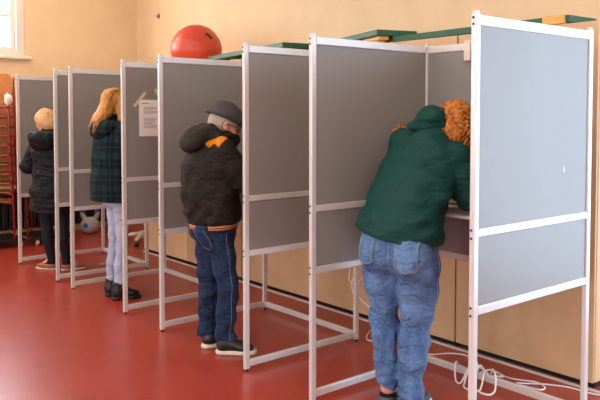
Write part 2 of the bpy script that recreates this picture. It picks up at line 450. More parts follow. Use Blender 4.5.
# notice taped on the third booth's near side (panel plane y = BY[2], x .13 .. .34)
yn = BY[2]-.0055
t_ = thing('notice', 'white printed sheet taped to the outside of the booth panel', 'notice', (.225, yn, 1.40))
MB().box(-.095, .105, -.0008, .0006, 0, .29).build('sheet', M['paper'], t_)
mb = MB()
rr = random.Random(3)
for (z, x0, x1, hh) in [(.262, -.07, -.005, .006)]+[(.232-.011*i, -.055, .05+.03*rr.random()-.03*(i % 3 == 2), .0035) for i in range(6)]+[(.145-.011*i, -.055, .03+.05*rr.random()-.06*(i in (4, 8)), .0035) for i in range(8)]:
    MB().box(x0, x1, -.0014, -.0007, z-hh/2, z+hh/2).build('printed_line', M['ink'], t_)
for (cx, cz, a) in ((-.088, .292, 48), (.085, .315, -58)):
    mt = Matrix.Translation((cx, -.0018, cz)) @ Matrix.Rotation(R(-a), 4, 'Y')
    MB().box(-.075, .075, -.0006, .0006, -.011, .011, 0, mt).build('tape_strip', M['tape'], t_)
# little chip of paper left on the nearest panel
o = MB().prism([(0, 0), (.009, -.004), (.015, .008), (.009, .03), (.003, .022)], 0, .001, Matrix.Rotation(R(90), 4, 'X')).build('paper_scrap', M['paper'])
o.location = (.69, BY[0]-.0045, 1.29); tag(o, 'tiny white paper scrap stuck on the nearest grey panel', 'scrap')
# clip hooked over the back rail of the near booth
t_ = thing('clip', 'cream plastic clip hooked over the back rail of the nearest booth', 'clip', (D-.02, 2.163, 1.88))
MB().box(-.012, .0, -.022, .022, 0, .11, .004).build('clip_body', M['fitting'], t_)
MB().box(-.012, .042, -.018, .018, .11, .118, .002).box(.036, .042, -.018, .018, .085, .112, .002).build('hook', M['fitting'], t_)

# ------------------------------------------------------------------ storage cabinets
CX0, CX1, CH = 1.35, 2.15, 2.095
edges = [1.600, 2.585, 3.34, 4.10, 5.10, 6.09, 7.08]
labs = ['brown fibreboard cabinet at the right end, behind the nearest booth panel',
        'brown fibreboard cabinet behind the woman in green',
        'brown fibreboard cabinet behind the gap beside the green-jacketed woman',
        'brown fibreboard cabinet behind the man in the flat cap',
        'fibreboard cabinet left of the man, under the red ball',
        'pale fibreboard cabinet at the left end of the row']
for i in range(6):
    a, b = edges[i]+.003, edges[i+1]-.003
    t_ = thing('storage_cabinet', labs[i], 'cabinet', (CX0, a, 0), 0, 'fibreboard cabinets along the wall')
    pale = M['mdf_pale'] if i == 5 else M['mdf']
    box('carcass', .02, CX1-CX0, 0, b-a, .035, CH, M['mdf_pale'], t_, .003)
    box('plinth', .035, CX1-CX0-.03, .01, b-a-.01, .0, .035, M['black'], t_)
    box('front_panel', 0, .0185, .004, b-a-.004, .035, CH-.0, pale, t_, .002)
struct(box('trim_1', 1.318, 1.338, 1.45, 7.05, 0, .010, M['white']))

# ------------------------------------------------------------------ green benches on the cabinets
def bench(label, x, y, rz, L, z, wd, feet, beam=True):
    """long plank; local x = along the bench away from the near corner, local y = across (away from viewer is -y)"""
    t_ = thing('gym_bench', label, 'bench', (x, y, z), rz, 'green gym benches on the cabinets')
    MB().box(0, L, -wd, 0, 0, .045, .005).build('plank', M['green'], t_)
    if beam: MB().box(.16, L-.16, -wd*.5-.02, -wd*.5+.02, -.020, 0, .003).build('stringer', M['green'], t_)
    for (xx, x2, y0, y1, h0, hh) in feet:
        MB().box(xx, x2, y0, y1, -hh, -h0, .004).build('cleat', M['wood'], t_)
    return t_
# rz so that local x points along (sin a, cos a) : rz = 90deg - a ; local -y then points to +X
def bz(a): return R(90-a)
b3 = bench('green bench lying parallel to the wall at the right end of the cabinet tops', 1.37, 1.80, bz(2), 1.44, 2.1045, .30, [(.02, .16, -.02, .028, -.047, .007), (.05, .12, -.28, -.04, 0, .009), (1.32, 1.39, -.28, -.02, 0, .009)], False)
b2 = bench('green bench lying askew on the cabinets behind the nearest booth', 1.318, 3.30, bz(18), 1.75, 2.155, .34, [(.02, .30, -.11, -.03, 0, .028), (.06, .17, -.10, -.04, .028, .0595), (1.6, 1.67, -.30, -.04, 0, .0595)])
b1 = bench('green bench lying askew beside the red ball on the cabinets', 1.345, 4.46, bz(10.5), 1.75, 2.155, .33, [(.02, .26, -.10, -.02, 0, .026), (.06, .16, -.09, -.03, .026, .0595), (1.30, 1.37, -.30, -.10, 0, .0595)])

# ------------------------------------------------------------------ red exercise ball
t_ = thing('exercise_ball', 'big shiny red exercise ball on top of the cabinets', 'ball', (1.75, 6.55, CH))
r_ = .288; prof = []
zc = .203
for i in range(41):
    a = -math.pi/2+math.pi*i/40
    z = zc+r_*math.sin(a)*(1.0 if math.sin(a) > 0 else .704); rr_ = r_*math.cos(a)
    prof.append((max(rr_, .0), max(z, 0.0)))
prof = [p for i, p in enumerate(prof)]
ob = MB().lathe(prof, 64).build('ball', M['ball'], t_, True)
# raised rings of the moulding
for zz in (.33, .39, .44):
    q = math.sqrt(max(r_**2-(zz-zc)**2, 0)); n_ = 72
    MB().tube([(q*math.cos(2*math.pi*i/n_), q*math.sin(2*math.pi*i/n_), zz) for i in range(n_+1)], .0018, 6, False).build('moulded_ring', M['ball'], t_, True)
# small black print mark (two blots and a stroke) on the side facing the room
tgt = Vector((.02, -.87, .49)).normalized()
mb = MB()
def on_ball(dx, dy, lift=.0012):
    s_ = Vector((tgt.y, -tgt.x, 0)).normalized(); u_ = s_.cross(tgt) if s_.cross(tgt).z > 0 else tgt.cross(s_)
    d = (tgt+s_*dx+u_*dy).normalized(); return d*(r_+lift)+Vector((0, 0, zc))
for pl in ([(-.05, -.05), (.0, .0), (.05, .06)], [(.0, .03), (.05, .05), (.06, .02)], [(-.06, -.03), (-.045, -.05), (-.01, -.055)], [(-.03, .0), (.02, .03)]):
    MB().tube([on_ball(*p_) for p_ in spline([(a_*1.9, b_*1.9, 0) for a_, b_ in pl], 4) for p_ in [p_[:2]]], .011, 6).build('print_mark', M['black'], t_)
# wall hook on the long wall
t_ = thing('wall_hook', 'small dark hook on the tan wall above the red ball', 'hook', (XR, 8.42, 2.93))
MB().box(-.012, 0, -.012, .012, -.03, .035, .003).build('back_plate', M['black'], t_)
MB().tube(spline([(-.008, 0, .0), (-.03, 0, -.012), (-.034, 0, .008), (-.03, 0, .016)], 5), .005, 8).build('hook', M['black'], t_)

# ------------------------------------------------------------------ cables
def cable(label, pts, r=.0055, n=7, lift=True, base=0):
    pts = [(x, y, max(z, .0685+r+.003+(base if x < 1.0 else 0)-1.1*max(0, abs(x-D)-.024)) if z < .12 and lift else z) for x, y, z in spline(pts, n)]
    o = MB().tube(pts, r, 8).build('cable', M['cable'], None, True)
    return tag(o, label, 'cable', 'white cables')
G = .0075
fl = [(1.17, 2.70), (1.085, 2.589), (1.206, 2.514), (1.255, 2.419), (1.208, 2.301), (1.074, 2.194), (.928, 2.143), (.827, 2.144), (.886, 2.22), (.992, 2.273), (1.036, 2.225), (1.018, 2.131), (.943, 2.048), (.832, 2.001), (.789, 2.037), (.824, 2.106), (.986, 2.158), (1.073, 2.15), (1.132, 2.134), (1.128, 2.039), (1.136, 1.969), (1.189, 1.863), (1.156, 1.791), (1.1, 1.788), (1.055, 1.855), (1.059, 1.911), (1.117, 1.903), (1.202, 1.812), (1.262, 1.70), (1.280, 1.56), (1.372, 1.349), (1.5, .9), (1.75, .2)]
cable('long white cable tangled in loops on the red floor behind the nearest booth', [(x, y, G-.0015+(.0115 if i in (10, 11, 17, 18, 24, 25) else 0)) for i, (x, y) in enumerate(fl)])
fl2 = [(1.02, 2.30), (1.0, 2.19), (.955, 2.12), (1.004, 2.06), (.95, 2.0), (.865, 1.917), (.768, 1.887), (.760, 1.95), (.80, 2.02), (.87, 2.06), (.98, 2.08), (1.06, 2.0)]
cable('short white cable loop lying in the tangle on the red floor', [(x, y, .0305) for x, y in fl2], base=.024)
hang = [(.955, 3.12, .60), (.965, 3.15, .69), (.975, 3.2, .66), (.98, 3.228, .45), (.985, 3.237, .392), (1.0, 3.196, .356), (1.0, 3.206, .297), (1.0, 3.227, .365), (1.0, 3.185, .474), (1.0, 3.13, .496), (1.0, 3.108, .449), (1.0, 3.15, .40), (1.03, 3.20, .31), (1.08, 3.248, .262), (1.08, 3.166, .22), (1.08, 3.03, .165), (1.10, 2.93, .06), (1.11, 3.02, .012), (1.19, 3.20, .0085), (1.06, 3.13, .0085), (.985, 3.05, .0085), (1.02, 3.0, .0085), (1.11, 3.05, .0085), (1.16, 2.9, .0085), (1.17, 2.71, .0085)]
cable('white cable hanging in loops from the back of the booth left of the green-jacketed woman', hang, .0045, lift=False)

# ------------------------------------------------------------------ stacked chairs far left
def make_chair():
    t_ = thing('stacking_chair', 'x', 'chair')
    MB().box(-.18, .18, -.19, .18, .445, .458, .006).build('seat', M['ply'], t_)
    # backrest: rounded board with a hand slot
    mb = MB(); n = 6
    def arc(cx, cz, a0, a1, r): return [(cx+r*math.cos(R(a0+(a1-a0)*i/n)), cz+r*math.sin(R(a0+(a1-a0)*i/n))) for i in range(n+1)]
    x0, x1, z0, z1, rr = -.205, .205, .60, .84, .07
    outer = arc(x1-rr, z1-rr, 0, 90, rr)+arc(x0+rr, z1-rr, 90, 180, rr)+arc(x0+rr*.4, z0+rr*.4, 180, 270, rr*.4)+arc(x1-rr*.4, z0+rr*.4, 270, 360, rr*.4)
    sx, sz, sr = .06, .765, .016
    inner = arc(sx, sz, 0, 90, sr)+arc(-sx, sz, 90, 180, sr)+arc(-sx, sz, 180, 270, sr)+arc(sx, sz, 270, 360, sr)
    vs = []
    for yy in (.205, .217):
        vs.append(([mb.bm.verts.new((x, yy, z)) for x, z in outer], [mb.bm.verts.new((x, yy, z)) for x, z in inner]))
    k_ = len(outer)
    for i in range(k_):
        j = (i+1) % k_
        for (o_, i_) in vs: mb.bm.faces.new((o_[i], o_[j], i_[j], i_[i]))
        mb.bm.faces.new((vs[0][0][i], vs[0][0][j], vs[1][0][j], vs[1][0][i]))
        mb.bm.faces.new((vs[0][1][i], vs[0][1][j], vs[1][1][j], vs[1][1][i]))
    mb.build('backrest', M['ply'], t_)
    for s in (-1, 1):
        MB().tube(spline([(s*.12, -.175, .434), (s*.18, -.175, .434), (s*.218, -.175, .41), (s*.222, -.175, .3), (s*.222, -.175, .0)], 5), .0105, 8).build('leg', M['red_tube'], t_, True)
        MB().tube(spline([(s*.222, .193, .0), (s*.222, .193, .30), (s*.222, .193, .60), (s*.222, .193, .80)], 3), .0105, 8).build('leg', M['red_tube'], t_, True)
        MB().tube([(s*.181, -.165, .434), (s*.181, .193, .434), (s*.215, .193, .434)], .0095, 8).build('seat_frame', M['red_tube'], t_, True)
        MB().lathe([(.0135, 0), (.0135, .02)], 8, (s*.222, -.175, .20)).build('rubber_buffer', M['black'], t_)
    return t_
def dolly(x, y, label):
    t_ = thing('chair_dolly', label, 'dolly', (x, y, 0), 0, 'chair dollies')
    MB().box(-.25, .25, -.24, .30, .072, .10, .004).build('deck', M['black'], t_)
    for sx in (-1, 1):
        for yy in (-.20, .26):
            c = MB().lathe([(.005, -.012), (.032, -.012), (.034, 0), (.032, .012), (.005, .012)], 16, (sx*.21, yy, .034), Matrix.Rotation(R(90), 4, 'Y')).build('caster', M['fitting'], t_)
            MB().box(sx*.21-.02, sx*.21+.02, yy-.018, yy+.018, .05, .072, .003).build('caster_fork', M['steel'], c)
proto = None
def stack(x, y, n, where, dz=.112, dy=-.0275, th=R(-26)):
    global proto
    dolly(x, y, 'low black chair dolly on white casters under the %s' % where)
    for i in range(n):
        c = make_chair() if proto is None else copy_tree(proto)
        if proto is None: proto = c
        c.rotation_euler = (0, 0, th); c.location = (x-math.sin(th)*dy*i, y+math.cos(th)*dy*i, .101+dz*i)
        pos = 'topmost' if i == n-1 else 'lowest' if i == 0 else ['', 'second', 'third', 'fourth', 'fifth', 'sixth', 'seventh', 'eighth', 'ninth', 'tenth', 'eleventh', 'twelfth'][i]+' from the bottom'
        c['label'] = 'wooden chair with red legs, %s of %s%s' % (pos, '' if 'hopper' in where else 'the ', where)
        c['group'] = 'stacked wooden chairs with red legs'
stack(.13, 8.46, 11, 'tall left stack')
stack(.74, 8.44, 8, 'stack behind the farthest booth')


# white plastic bag on the top chair of the tall stack
def blob_bag():
    mb = MB(); r_ = bmesh.ops.create_icosphere(mb.bm, subdivisions=3, radius=1)
    rn = random.Random(5)
    for v in mb.bm.verts:
        n = .16*math.sin(9*v.co.x+3*v.co.z)+.13*math.sin(11*v.co.y-5*v.co.z)+.08*math.sin(17*v.co.z+7*v.co.x)
        v.co = Vector((v.co.x*.042*(1+n), v.co.y*.042*(1+n), v.co.z*.07*(1+n)+.07))
        if v.co.z < .0: v.co.z = 0
    return mb
o = blob_bag().build('plastic_bag', M['paper'], None, True); o.location = (.185, 8.15, .101+.112*10+.459)
tag(o, 'crumpled white plastic bag on the top chair of the tall stack', 'bag')

# ------------------------------------------------------------------ grey hopper ball with two handles
t_ = thing('hopper_ball', 'grey hopper ball with blue-tipped handles behind the far booths', 'ball', (1.385, 8.68, 0), R(-35))
mb = MB(); bmesh.ops.create_uvsphere(mb.bm, u_segments=32, v_segments=20, radius=.118)
for v in mb.bm.verts: v.co.z = max(v.co.z*.95+.108, 0); v.co.x *= 1.05
mb.build('ball', M['hopper'], t_, True)
for s in (-1, 1):
    pts = spline([(s*.055, 0, .185), (s*.09, 0, .235), (s*.10, 0, .265), (s*.097, 0, .285)], 5)
    h_ = MB().tube(pts, [.034-.010*i/(len(pts)-1) for i in range(len(pts))], 12).build('handle', M['hopper'], t_, True)
    MB().tube(spline([(s*.097, 0, .275), (s*.085, 0, .297), (s*.062, 0, .304)], 5), .025, 12).build('handle_tip', M['blue'], h_, True)
e_ = MB().lathe([(.034, 0), (.034, .006), (.028, .010)], 20, (-.035, -.108, .118), Matrix.Rotation(R(90), 4, 'X') @ Matrix.Rotation(R(-10), 4, 'Y'))
e_.build('emblem', M['blue'], t_)

# ------------------------------------------------------------------ office chair near the cabinet end
t_ = thing('office_chair', 'office chair on a white star base beyond the cabinets', 'chair', (1.62, 7.56, 0), R(25))
mb = MB()
for k in range(5):
    a = R(72*k-20); pts = [(0.03*math.cos(a), .03*math.sin(a), .115), (.16*math.cos(a), .16*math.sin(a), .105), (.29*math.cos(a), .29*math.sin(a), .078)]
    mb.tube(spline(pts, 4), [.03]*5+[.024]*4, 10)
mb.lathe([(.04, .085), (.045, .10), (.045, .14), (.03, .15)], 20)
mb.build('star_base', M['white'], t_, True)
for k in range(5):
    a = R(72*k-20); p = Vector((.29*math.cos(a), .29*math.sin(a), 0))
    mt = Matrix.Rotation(a, 4, 'Z') @ Matrix.Rotation(R(90), 4, 'X')
    MB().lathe([(.004, -.022), (.026, -.022), (.029, -.016), (.029, .016), (.026, .022), (.004, .022)], 16, p+Vector((0, 0, .03)), mt).build('caster', M['black'], t_)
MB().lathe([(.022, .14), (.022, .44), (.05, .45)], 16).build('gas_column', M['steel'], t_)
MB().box(-.23, .23, -.22, .22, .455, .52, .03, seg=3).build('seat', M['seat_grey'], t_)
MB().box(-.2, .2, .235, .28, .62, 1.0, .02, seg=3).build('backrest', M['seat_grey'], t_)
MB().tube(spline([(0, .1, .45), (0, .27, .46), (0, .30, .6), (0, .285, .75)], 5), .018, 10).build('back_stem', M['black'], t_)
# dark ribbed radiator on the far wall
t_ = thing('radiator', 'black ribbed radiator low on the far wall behind the hopper ball', 'radiator', (.95, YF-.02, 0))
mb = MB()
for i in range(26): mb.box(-1.15+.09*i, -1.15+.09*i+.07, -.13, -.03, .10, .62, .012)
mb.box(-1.16, 1.18, -.10, -.06, .12, .16, .004).box(-1.16, 1.18, -.10, -.06, .55, .59, .004)
mb.build('ribs', M['black'], t_)
for xx in (-1.0, 1.0): MB().box(xx-.02, xx+.02, -.11, -.05, 0, .13, .004).build('foot', M['black'], t_)
# pale tape mark on the floor inside a far booth
o = MB().prism([(-.03, -.03), (.04, -.02), (.035, .03), (-.02, .025)], 0, .0015).build('floor_tape', M['tape'])
o.location = (.66, 6.70, .0005); tag(o, 'pale scrap of tape stuck to the red floor inside the farthest booth', 'tape')

# ------------------------------------------------------------------ people: implicit surfaces meshed with surface nets
V = lambda *a: np.array(a, float)
def unit(v): v = np.array(v, float); return v/np.linalg.norm(v)

class Field:
    """signed distance grid; primitives are blended in with a smooth minimum"""
    def __init__(s, lo, hi, h):
        s.lo = V(*lo); s.h = h
        s.n = [int(math.ceil((b-a)/h))+1 for a, b in zip(lo, hi)]
        s.ax = [(s.lo[i]+h*np.arange(s.n[i])).astype(np.float32) for i in range(3)]
        s.f = np.full(s.n, .09, np.float32)
    def blk(s, pts, pad):
        pts = np.array(pts, float); a = pts.min(0)-pad; b = pts.max(0)+pad
        i0 = [max(0, int(math.floor((a[i]-s.lo[i])/s.h))) for i in range(3)]
        i1 = [min(s.n[i], int(math.ceil((b[i]-s.lo[i])/s.h))+1) for i in range(3)]
        sl = tuple(slice(p, max(p, q)) for p, q in zip(i0, i1))
        X = s.ax[0][sl[0]][:, None, None]; Y = s.ax[1][sl[1]][None, :, None]; Z = s.ax[2][sl[2]][None, None, :]
        return sl, X, Y, Z
    def put(s, sl, d, k, op):
        if d.size == 0: return
        f = s.f[sl]
        if op < 0: a, b = -f, d
        else: a, b = f, d
        if op < 0:
            # f minus shape: max(f, -d)
            a, b = f, -d
            h = np.maximum(k-np.abs(a-b), 0)/k; r = np.maximum(a, b)+h*h*k*.25
        else:
            h = np.maximum(k-np.abs(a-b), 0)/k; r = np.minimum(a, b)-h*h*k*.25
        s.f[sl] = r
    def cone(s, a, b, ra, rb, k=.02, op=1):
        a = V(*a); b = V(*b); R_ = max(ra, rb)
        sl, X, Y, Z = s.blk([a, b], R_+k+.035)
        d = b-a; L2 = max(d@d, 1e-9)
        t = np.clip(((X-a[0])*d[0]+(Y-a[1])*d[1]+(Z-a[2])*d[2])/L2, 0, 1)
        q = np.sqrt((X-a[0]-t*d[0])**2+(Y-a[1]-t*d[1])**2+(Z-a[2]-t*d[2])**2)-(ra+(rb-ra)*t)
        s.put(sl, q.astype(np.float32), k, op); return s
    def chain(s, pts, rs, k=.02, op=1):
        for i in range(len(pts)-1): s.cone(pts[i], pts[i+1], rs[i], rs[i+1], k, op)
        return s
    def ell(s, c, r, fwd=(1, 0, 0), up=(0, 0, 1), k=.02, op=1):
        """ellipsoid with radii r = (forward, left, up) in the frame fwd/up"""
        c = V(*c); F_ = unit(fwd); U_ = unit(V(*up)-F_*(V(*up)@F_)); L_ = np.cross(U_, F_)
        sl, X, Y, Z = s.blk([c], max(r)+k+.035)
        x, y, z = X-c[0], Y-c[1], Z-c[2]
        a = (x*F_[0]+y*F_[1]+z*F_[2])/r[0]; b = (x*L_[0]+y*L_[1]+z*L_[2])/r[1]; e = (x*U_[0]+y*U_[1]+z*U_[2])/r[2]
        k0 = np.sqrt(a*a+b*b+e*e)+1e-6; k1 = np.sqrt((a/r[0])**2+(b/r[1])**2+(e/r[2])**2)+1e-6
        s.put(sl, (k0*(k0-1)/k1).astype(np.float32), k, op); return s
    def loft(s, secs, side=(0, 1, 0), k=.02, op=1):
        """secs: (centre, half-width along side, half-depth); elliptical tube through them"""
        side = unit(side)
        for (c0, w0, d0), (c1, w1, d1) in zip(secs, secs[1:]):
            a, b = V(*c0), V(*c1); R_ = max(w0, w1, d0, d1)
            sl, X, Y, Z = s.blk([a, b], R_+k+.035)
            ax = b-a; L = np.linalg.norm(ax); ax = ax/L
            sd = unit(side-ax*(side@ax)); dp = np.cross(sd, ax)
            x, y, z = X-a[0], Y-a[1], Z-a[2]
            u = x*ax[0]+y*ax[1]+z*ax[2]; t = np.clip(u/L, 0, 1); ov = u-t*L
            p = x*sd[0]+y*sd[1]+z*sd[2]; q = x*dp[0]+y*dp[1]+z*dp[2]
            wr = w0+(w1-w0)*t; dr = d0+(d1-d0)*t; m_ = np.minimum(wr, dr)
            g = np.sqrt((p/wr)**2+(q/dr)**2+(ov/m_)**2)
            s.put(sl, ((g-1)*m_).astype(np.float32), k, op)
        return s
    def clip(s, p, n):
        n = unit(n); X = s.ax[0][:, None, None]; Y = s.ax[1][None, :, None]; Z = s.ax[2][None, None, :]
        d = (X-p[0])*n[0]+(Y-p[1])*n[1]+(Z-p[2])*n[2]
        s.f = np.maximum(s.f, d.astype(np.float32)); return s
    def ripple(s, amp, waves, mask=None):
        """cloth folds: a sum of sine waves, (kx,ky,kz,phase,weight)"""
        X = s.ax[0][:, None, None]; Y = s.ax[1][None, :, None]; Z = s.ax[2][None, None, :]
        g = 0
        for i, (kx, ky, kz, ph, wt) in enumerate(waves):
            g = g+wt*np.sin(kx*X+ky*Y+kz*Z+ph+.8*np.sin(.6*kx*Y+.5*kz*X+1.7*i))
        if mask is not None: g = g*mask(X, Y, Z)
        s.f = s.f+(amp*g).astype(np.float32); return s
    def mesh(s, name, material, parent=None):
        f = s.f; ins = f < 0
        # keep a closed surface at the grid border
        f = f.copy(); f[0] = f[-1] = .05; f[:, 0] = f[:, -1] = .05; f[:, :, 0] = f[:, :, -1] = .05; ins = f < 0
        n = [d-1 for d in f.shape]
        cnt = np.zeros(n, np.int8)
        offs = [(i, j, k) for i in (0, 1) for j in (0, 1) for k in (0, 1)]
        for i, j, k in offs: cnt += ins[i:i+n[0], j:j+n[1], k:k+n[2]]
        mixed = (cnt > 0) & (cnt < 8); ijk = np.argwhere(mixed); N = len(ijk)
        idx = np.full(n, -1, np.int32); idx[mixed] = np.arange(N)
        pos = np.zeros((N, 3)); c = np.zeros(N)
        val = {o: f[ijk[:, 0]+o[0], ijk[:, 1]+o[1], ijk[:, 2]+o[2]] for o in offs}
        for a in offs:
            for d in range(3):
                if a[d]: continue
                b = tuple(a[q]+(q == d) for q in range(3)); fa, fb = val[a], val[b]
                m_ = (fa < 0) != (fb < 0); t = np.where(m_, fa/np.where(m_, fa-fb, 1), 0)
                for q in range(3): pos[:, q] += m_*(a[q]+(t if q == d else 0))
                c += m_
        pos = s.lo+s.h*(ijk+pos/c[:, None])
        quads = []
        for d in range(3):
            e, g = [(1, 2), (2, 0), (0, 1)][d]
            sl0 = [slice(None)]*3; sl1 = [slice(None)]*3
            sl0[d] = slice(0, -1); sl1[d] = slice(1, None)
            A, B = ins[tuple(sl0)], ins[tuple(sl1)]
            cr = np.argwhere(A != B)
            cr = cr[(cr[:, e] > 0) & (cr[:, g] > 0) & (cr[:, e] < n[e]) & (cr[:, g] < n[g])]
            def cell(de, dg):
                q = cr.copy(); q[:, e] += de; q[:, g] += dg
                return idx[q[:, 0], q[:, 1], q[:, 2]]
            Q = np.stack([cell(-1, -1), cell(0, -1), cell(0, 0), cell(-1, 0)], 1)
            out = A[cr[:, 0], cr[:, 1], cr[:, 2]]
            Q[~out] = Q[~out][:, ::-1]; quads.append(Q)
        Q = np.concatenate(quads)
        # two light smoothing passes take the grid steps out
        for _ in range(2):
            acc = np.zeros_like(pos); cn = np.zeros(N)
            for a, b in ((0, 1), (1, 2), (2, 3), (3, 0)):
                np.add.at(acc, Q[:, a], pos[Q[:, b]]); np.add.at(cn, Q[:, a], 1)
                np.add.at(acc, Q[:, b], pos[Q[:, a]]); np.add.at(cn, Q[:, b], 1)
            pos = pos*.5+.5*acc/np.maximum(cn, 1)[:, None]
        # keep the largest piece(s) only: label connected parts
        lab = np.arange(N)
        while True:
            mn = lab[Q].min(1); new = lab.copy()
            for a in range(4): np.minimum.at(new, Q[:, a], mn)
            new = new[new]
            if (new == lab).all(): break
            lab = new
        u, ct = np.unique(lab, return_counts=True); keep = lab == u[ct.argmax()]
        Q = Q[keep[Q[:, 0]]]; mp = np.cumsum(keep)-1; pos = pos[keep]; Q = mp[Q]
        me = bpy.data.meshes.new(name)
        me.vertices.add(len(pos)); me.vertices.foreach_set('co', pos.astype(np.float32).ravel())
        me.loops.add(Q.size); me.loops.foreach_set('vertex_index', Q.astype(np.int32).ravel())
        me.polygons.add(len(Q)); me.polygons.foreach_set('loop_start', np.arange(0, Q.size, 4, dtype=np.int32))
        me.update(calc_edges=True); me.validate()
        return link(name, me, material, parent, True)

def bvh_of(o):
    me = o.data
    return BVHTree.FromPolygons([v.co[:] for v in me.vertices], [p.vertices[:] for p in me.polygons])
def patch(name, o, corners, direction, material, parent, off=.003, nu=24, nv=24, shape=None):
    """cloth patch laid on the surface of o: bilinear grid of corners, cast along direction, given thickness"""
    tr = bvh_of(o); d = Vector(direction).normalized(); C_ = [Vector(c) for c in corners]
    mb = MB(); top = []; bot = []
    for i in range(nu+1):
        rt = []; rb = []
        for j in range(nv+1):
            u, v = i/nu, j/nv
            if shape: u, v = shape(u, v)
            p = C_[0]*(1-u)*(1-v)+C_[1]*u*(1-v)+C_[2]*u*v+C_[3]*(1-u)*v
            h = tr.ray_cast(p-d*.6, d)
            q, nn = (h[0], h[1]) if h[0] is not None else (p, -d)
            rt.append(mb.bm.verts.new(q+nn*off)); rb.append(mb.bm.verts.new(q-nn*.004))
        top.append(rt); bot.append(rb)
    for i in range(nu):
        for j in range(nv):
            mb.bm.faces.new((top[i][j], top[i+1][j], top[i+1][j+1], top[i][j+1]))
            mb.bm.faces.new((bot[i][j], bot[i][j+1], bot[i+1][j+1], bot[i+1][j]))
    rim = [(i, 0) for i in range(nu)]+[(nu, j) for j in range(nv)]+[(i, nv) for i in range(nu, 0, -1)]+[(0, j) for j in range(nv, 0, -1)]
    for a, b in zip(rim, rim[1:]+rim[:1]):
        mb.bm.faces.new((top[a[0]][a[1]], bot[a[0]][a[1]], bot[b[0]][b[1]], top[b[0]][b[1]]))
    return mb.build(name, material, parent, True)
def seam(name, o, pts, direction, material, parent, r=.0016, off=.001, n=10):
    """stitched line laid on the surface of o"""
    tr = bvh_of(o); d = Vector(direction).normalized(); out = []
    for p in spline(pts, n):
        h = tr.ray_cast(Vector(p)-d*.6, d)
        if h[0] is not None: out.append(h[0]+h[1]*off)
    if len(out) < 2: return None
    return MB().tube(out, r, 5).build(name, material, parent, True)

def head(F, c, fwd, up, s=1.0):
    """skull, face, ears, nose, lips into field F"""
    fw = unit(fwd); upv = unit(V(*up)-fw*(V(*up)@fw)); lf = np.cross(upv, fw); c = V(*c)
    P = lambda a, b, e: c+s*(fw*a+lf*b+upv*e)
    F.ell(P(-.012, 0, .03), (.098*s, .077*s, .088*s), fw, upv, .02)
    F.ell(P(.022, 0, -.035), (.070*s, .060*s, .085*s), fw, upv, .03)
    F.ell(P(.055, 0, -.088), (.030*s, .032*s, .026*s), fw, upv, .03)          # chin
    F.ell(P(.062, 0, .030), (.030*s, .056*s, .022*s), fw, upv, .02)           # brow
    for sg in (-1, 1):
        F.ell(P(.088, sg*.031, .006), (.016*s, .017*s, .012*s), fw, upv, .012, -1)   # eye socket
        F.ell(P(.060, sg*.040, -.030), (.026*s, .022*s, .024*s), fw, upv, .02)       # cheek
        F.ell(P(-.008, sg*.077, -.006), (.018*s, .007*s, .031*s), fw, upv, .008)     # ear
        F.ell(P(.002, sg*.081, -.020), (.010*s, .006*s, .010*s), fw, upv, .006)
    F.cone(P(.086, 0, .012), P(.112, 0, -.024), .008*s, .012*s, .012)          # nose
    for sg in (-1, 1): F.ell(P(.096, sg*.010, -.030), (.012*s, .008*s, .007*s), fw, upv, .006)
    F.ell(P(.086, 0, -.055), (.012*s, .022*s, .0055*s), fw, upv, .006)         # lips
    F.ell(P(.083, 0, -.065), (.012*s, .019*s, .006*s), fw, upv, .006)
    return P, fw, lf, upv
def eyes(P, fw, lf, upv, parent, s=1.0):
    for sg in (-1, 1):
        c = P(.0725, sg*.031, .006)
        mb = MB(); bmesh.ops.create_uvsphere(mb.bm, u_segments=16, v_segments=10, radius=.0125*s)
        for v in mb.bm.verts: v.co += Vector(c)
        e = mb.build('eye', M['eye'], parent, True)
        mb = MB(); bmesh.ops.create_uvsphere(mb.bm, u_segments=12, v_segments=8, radius=.0062*s)
        for v in mb.bm.verts: v.co += Vector(c+fw*.0078*s)
        mb.build('iris', M['iris'], e, True)
def hand(F, w_, d, n, thumb, s=1.0, curl=.5):
    """palm, five fingers; w_ wrist, d pointing to the fingertips, n palm normal (towards the palm side), thumb = +1/-1 side"""
    w_ = V(*w_); d = unit(d); n = unit(V(*n)-d*(V(*n)@d)); t = np.cross(n, d)*thumb
    # palm
    for q, r1 in ((-.026, .013), (-.009, .014), (.009, .014), (.026, .0135)):
        F.cone(w_+d*.012*s+t*q*.6*s, w_+d*.088*s+t*q*1.15*s, .0165*s, r1*s, .012)
    for q, L, dd in ((.033, .068, .086), (.011, .078, .092), (-.011, .072, .088), (-.033, .056, .078)):
        p = w_+d*dd*s+t*q*s; dirn = d+t*q*1.6
        for seg, (l, r0, r1) in enumerate(((.44, .0092, .0082), (.31, .0082, .0076), (.25, .0076, .0066))):
            a = curl*(.45+.75*seg); v = unit(dirn)*math.cos(a)+n*math.sin(a)
            p2 = p+v*L*l*s; F.cone(p, p2, r0*s, r1*s, .004); p = p2
    p = w_+d*.028*s+t*.026*s
    for v, L, r0, r1 in ((unit(d*.62+t*.85+n*.35), .042, .0135, .0105), (unit(d*.9+t*.35+n*.5), .032, .0102, .009), (unit(d*.95+n*.55), .024, .009, .0075)):
        F.cone(p, p+v*L*s, r0*s, r1*s, .006); p = p+v*L*s

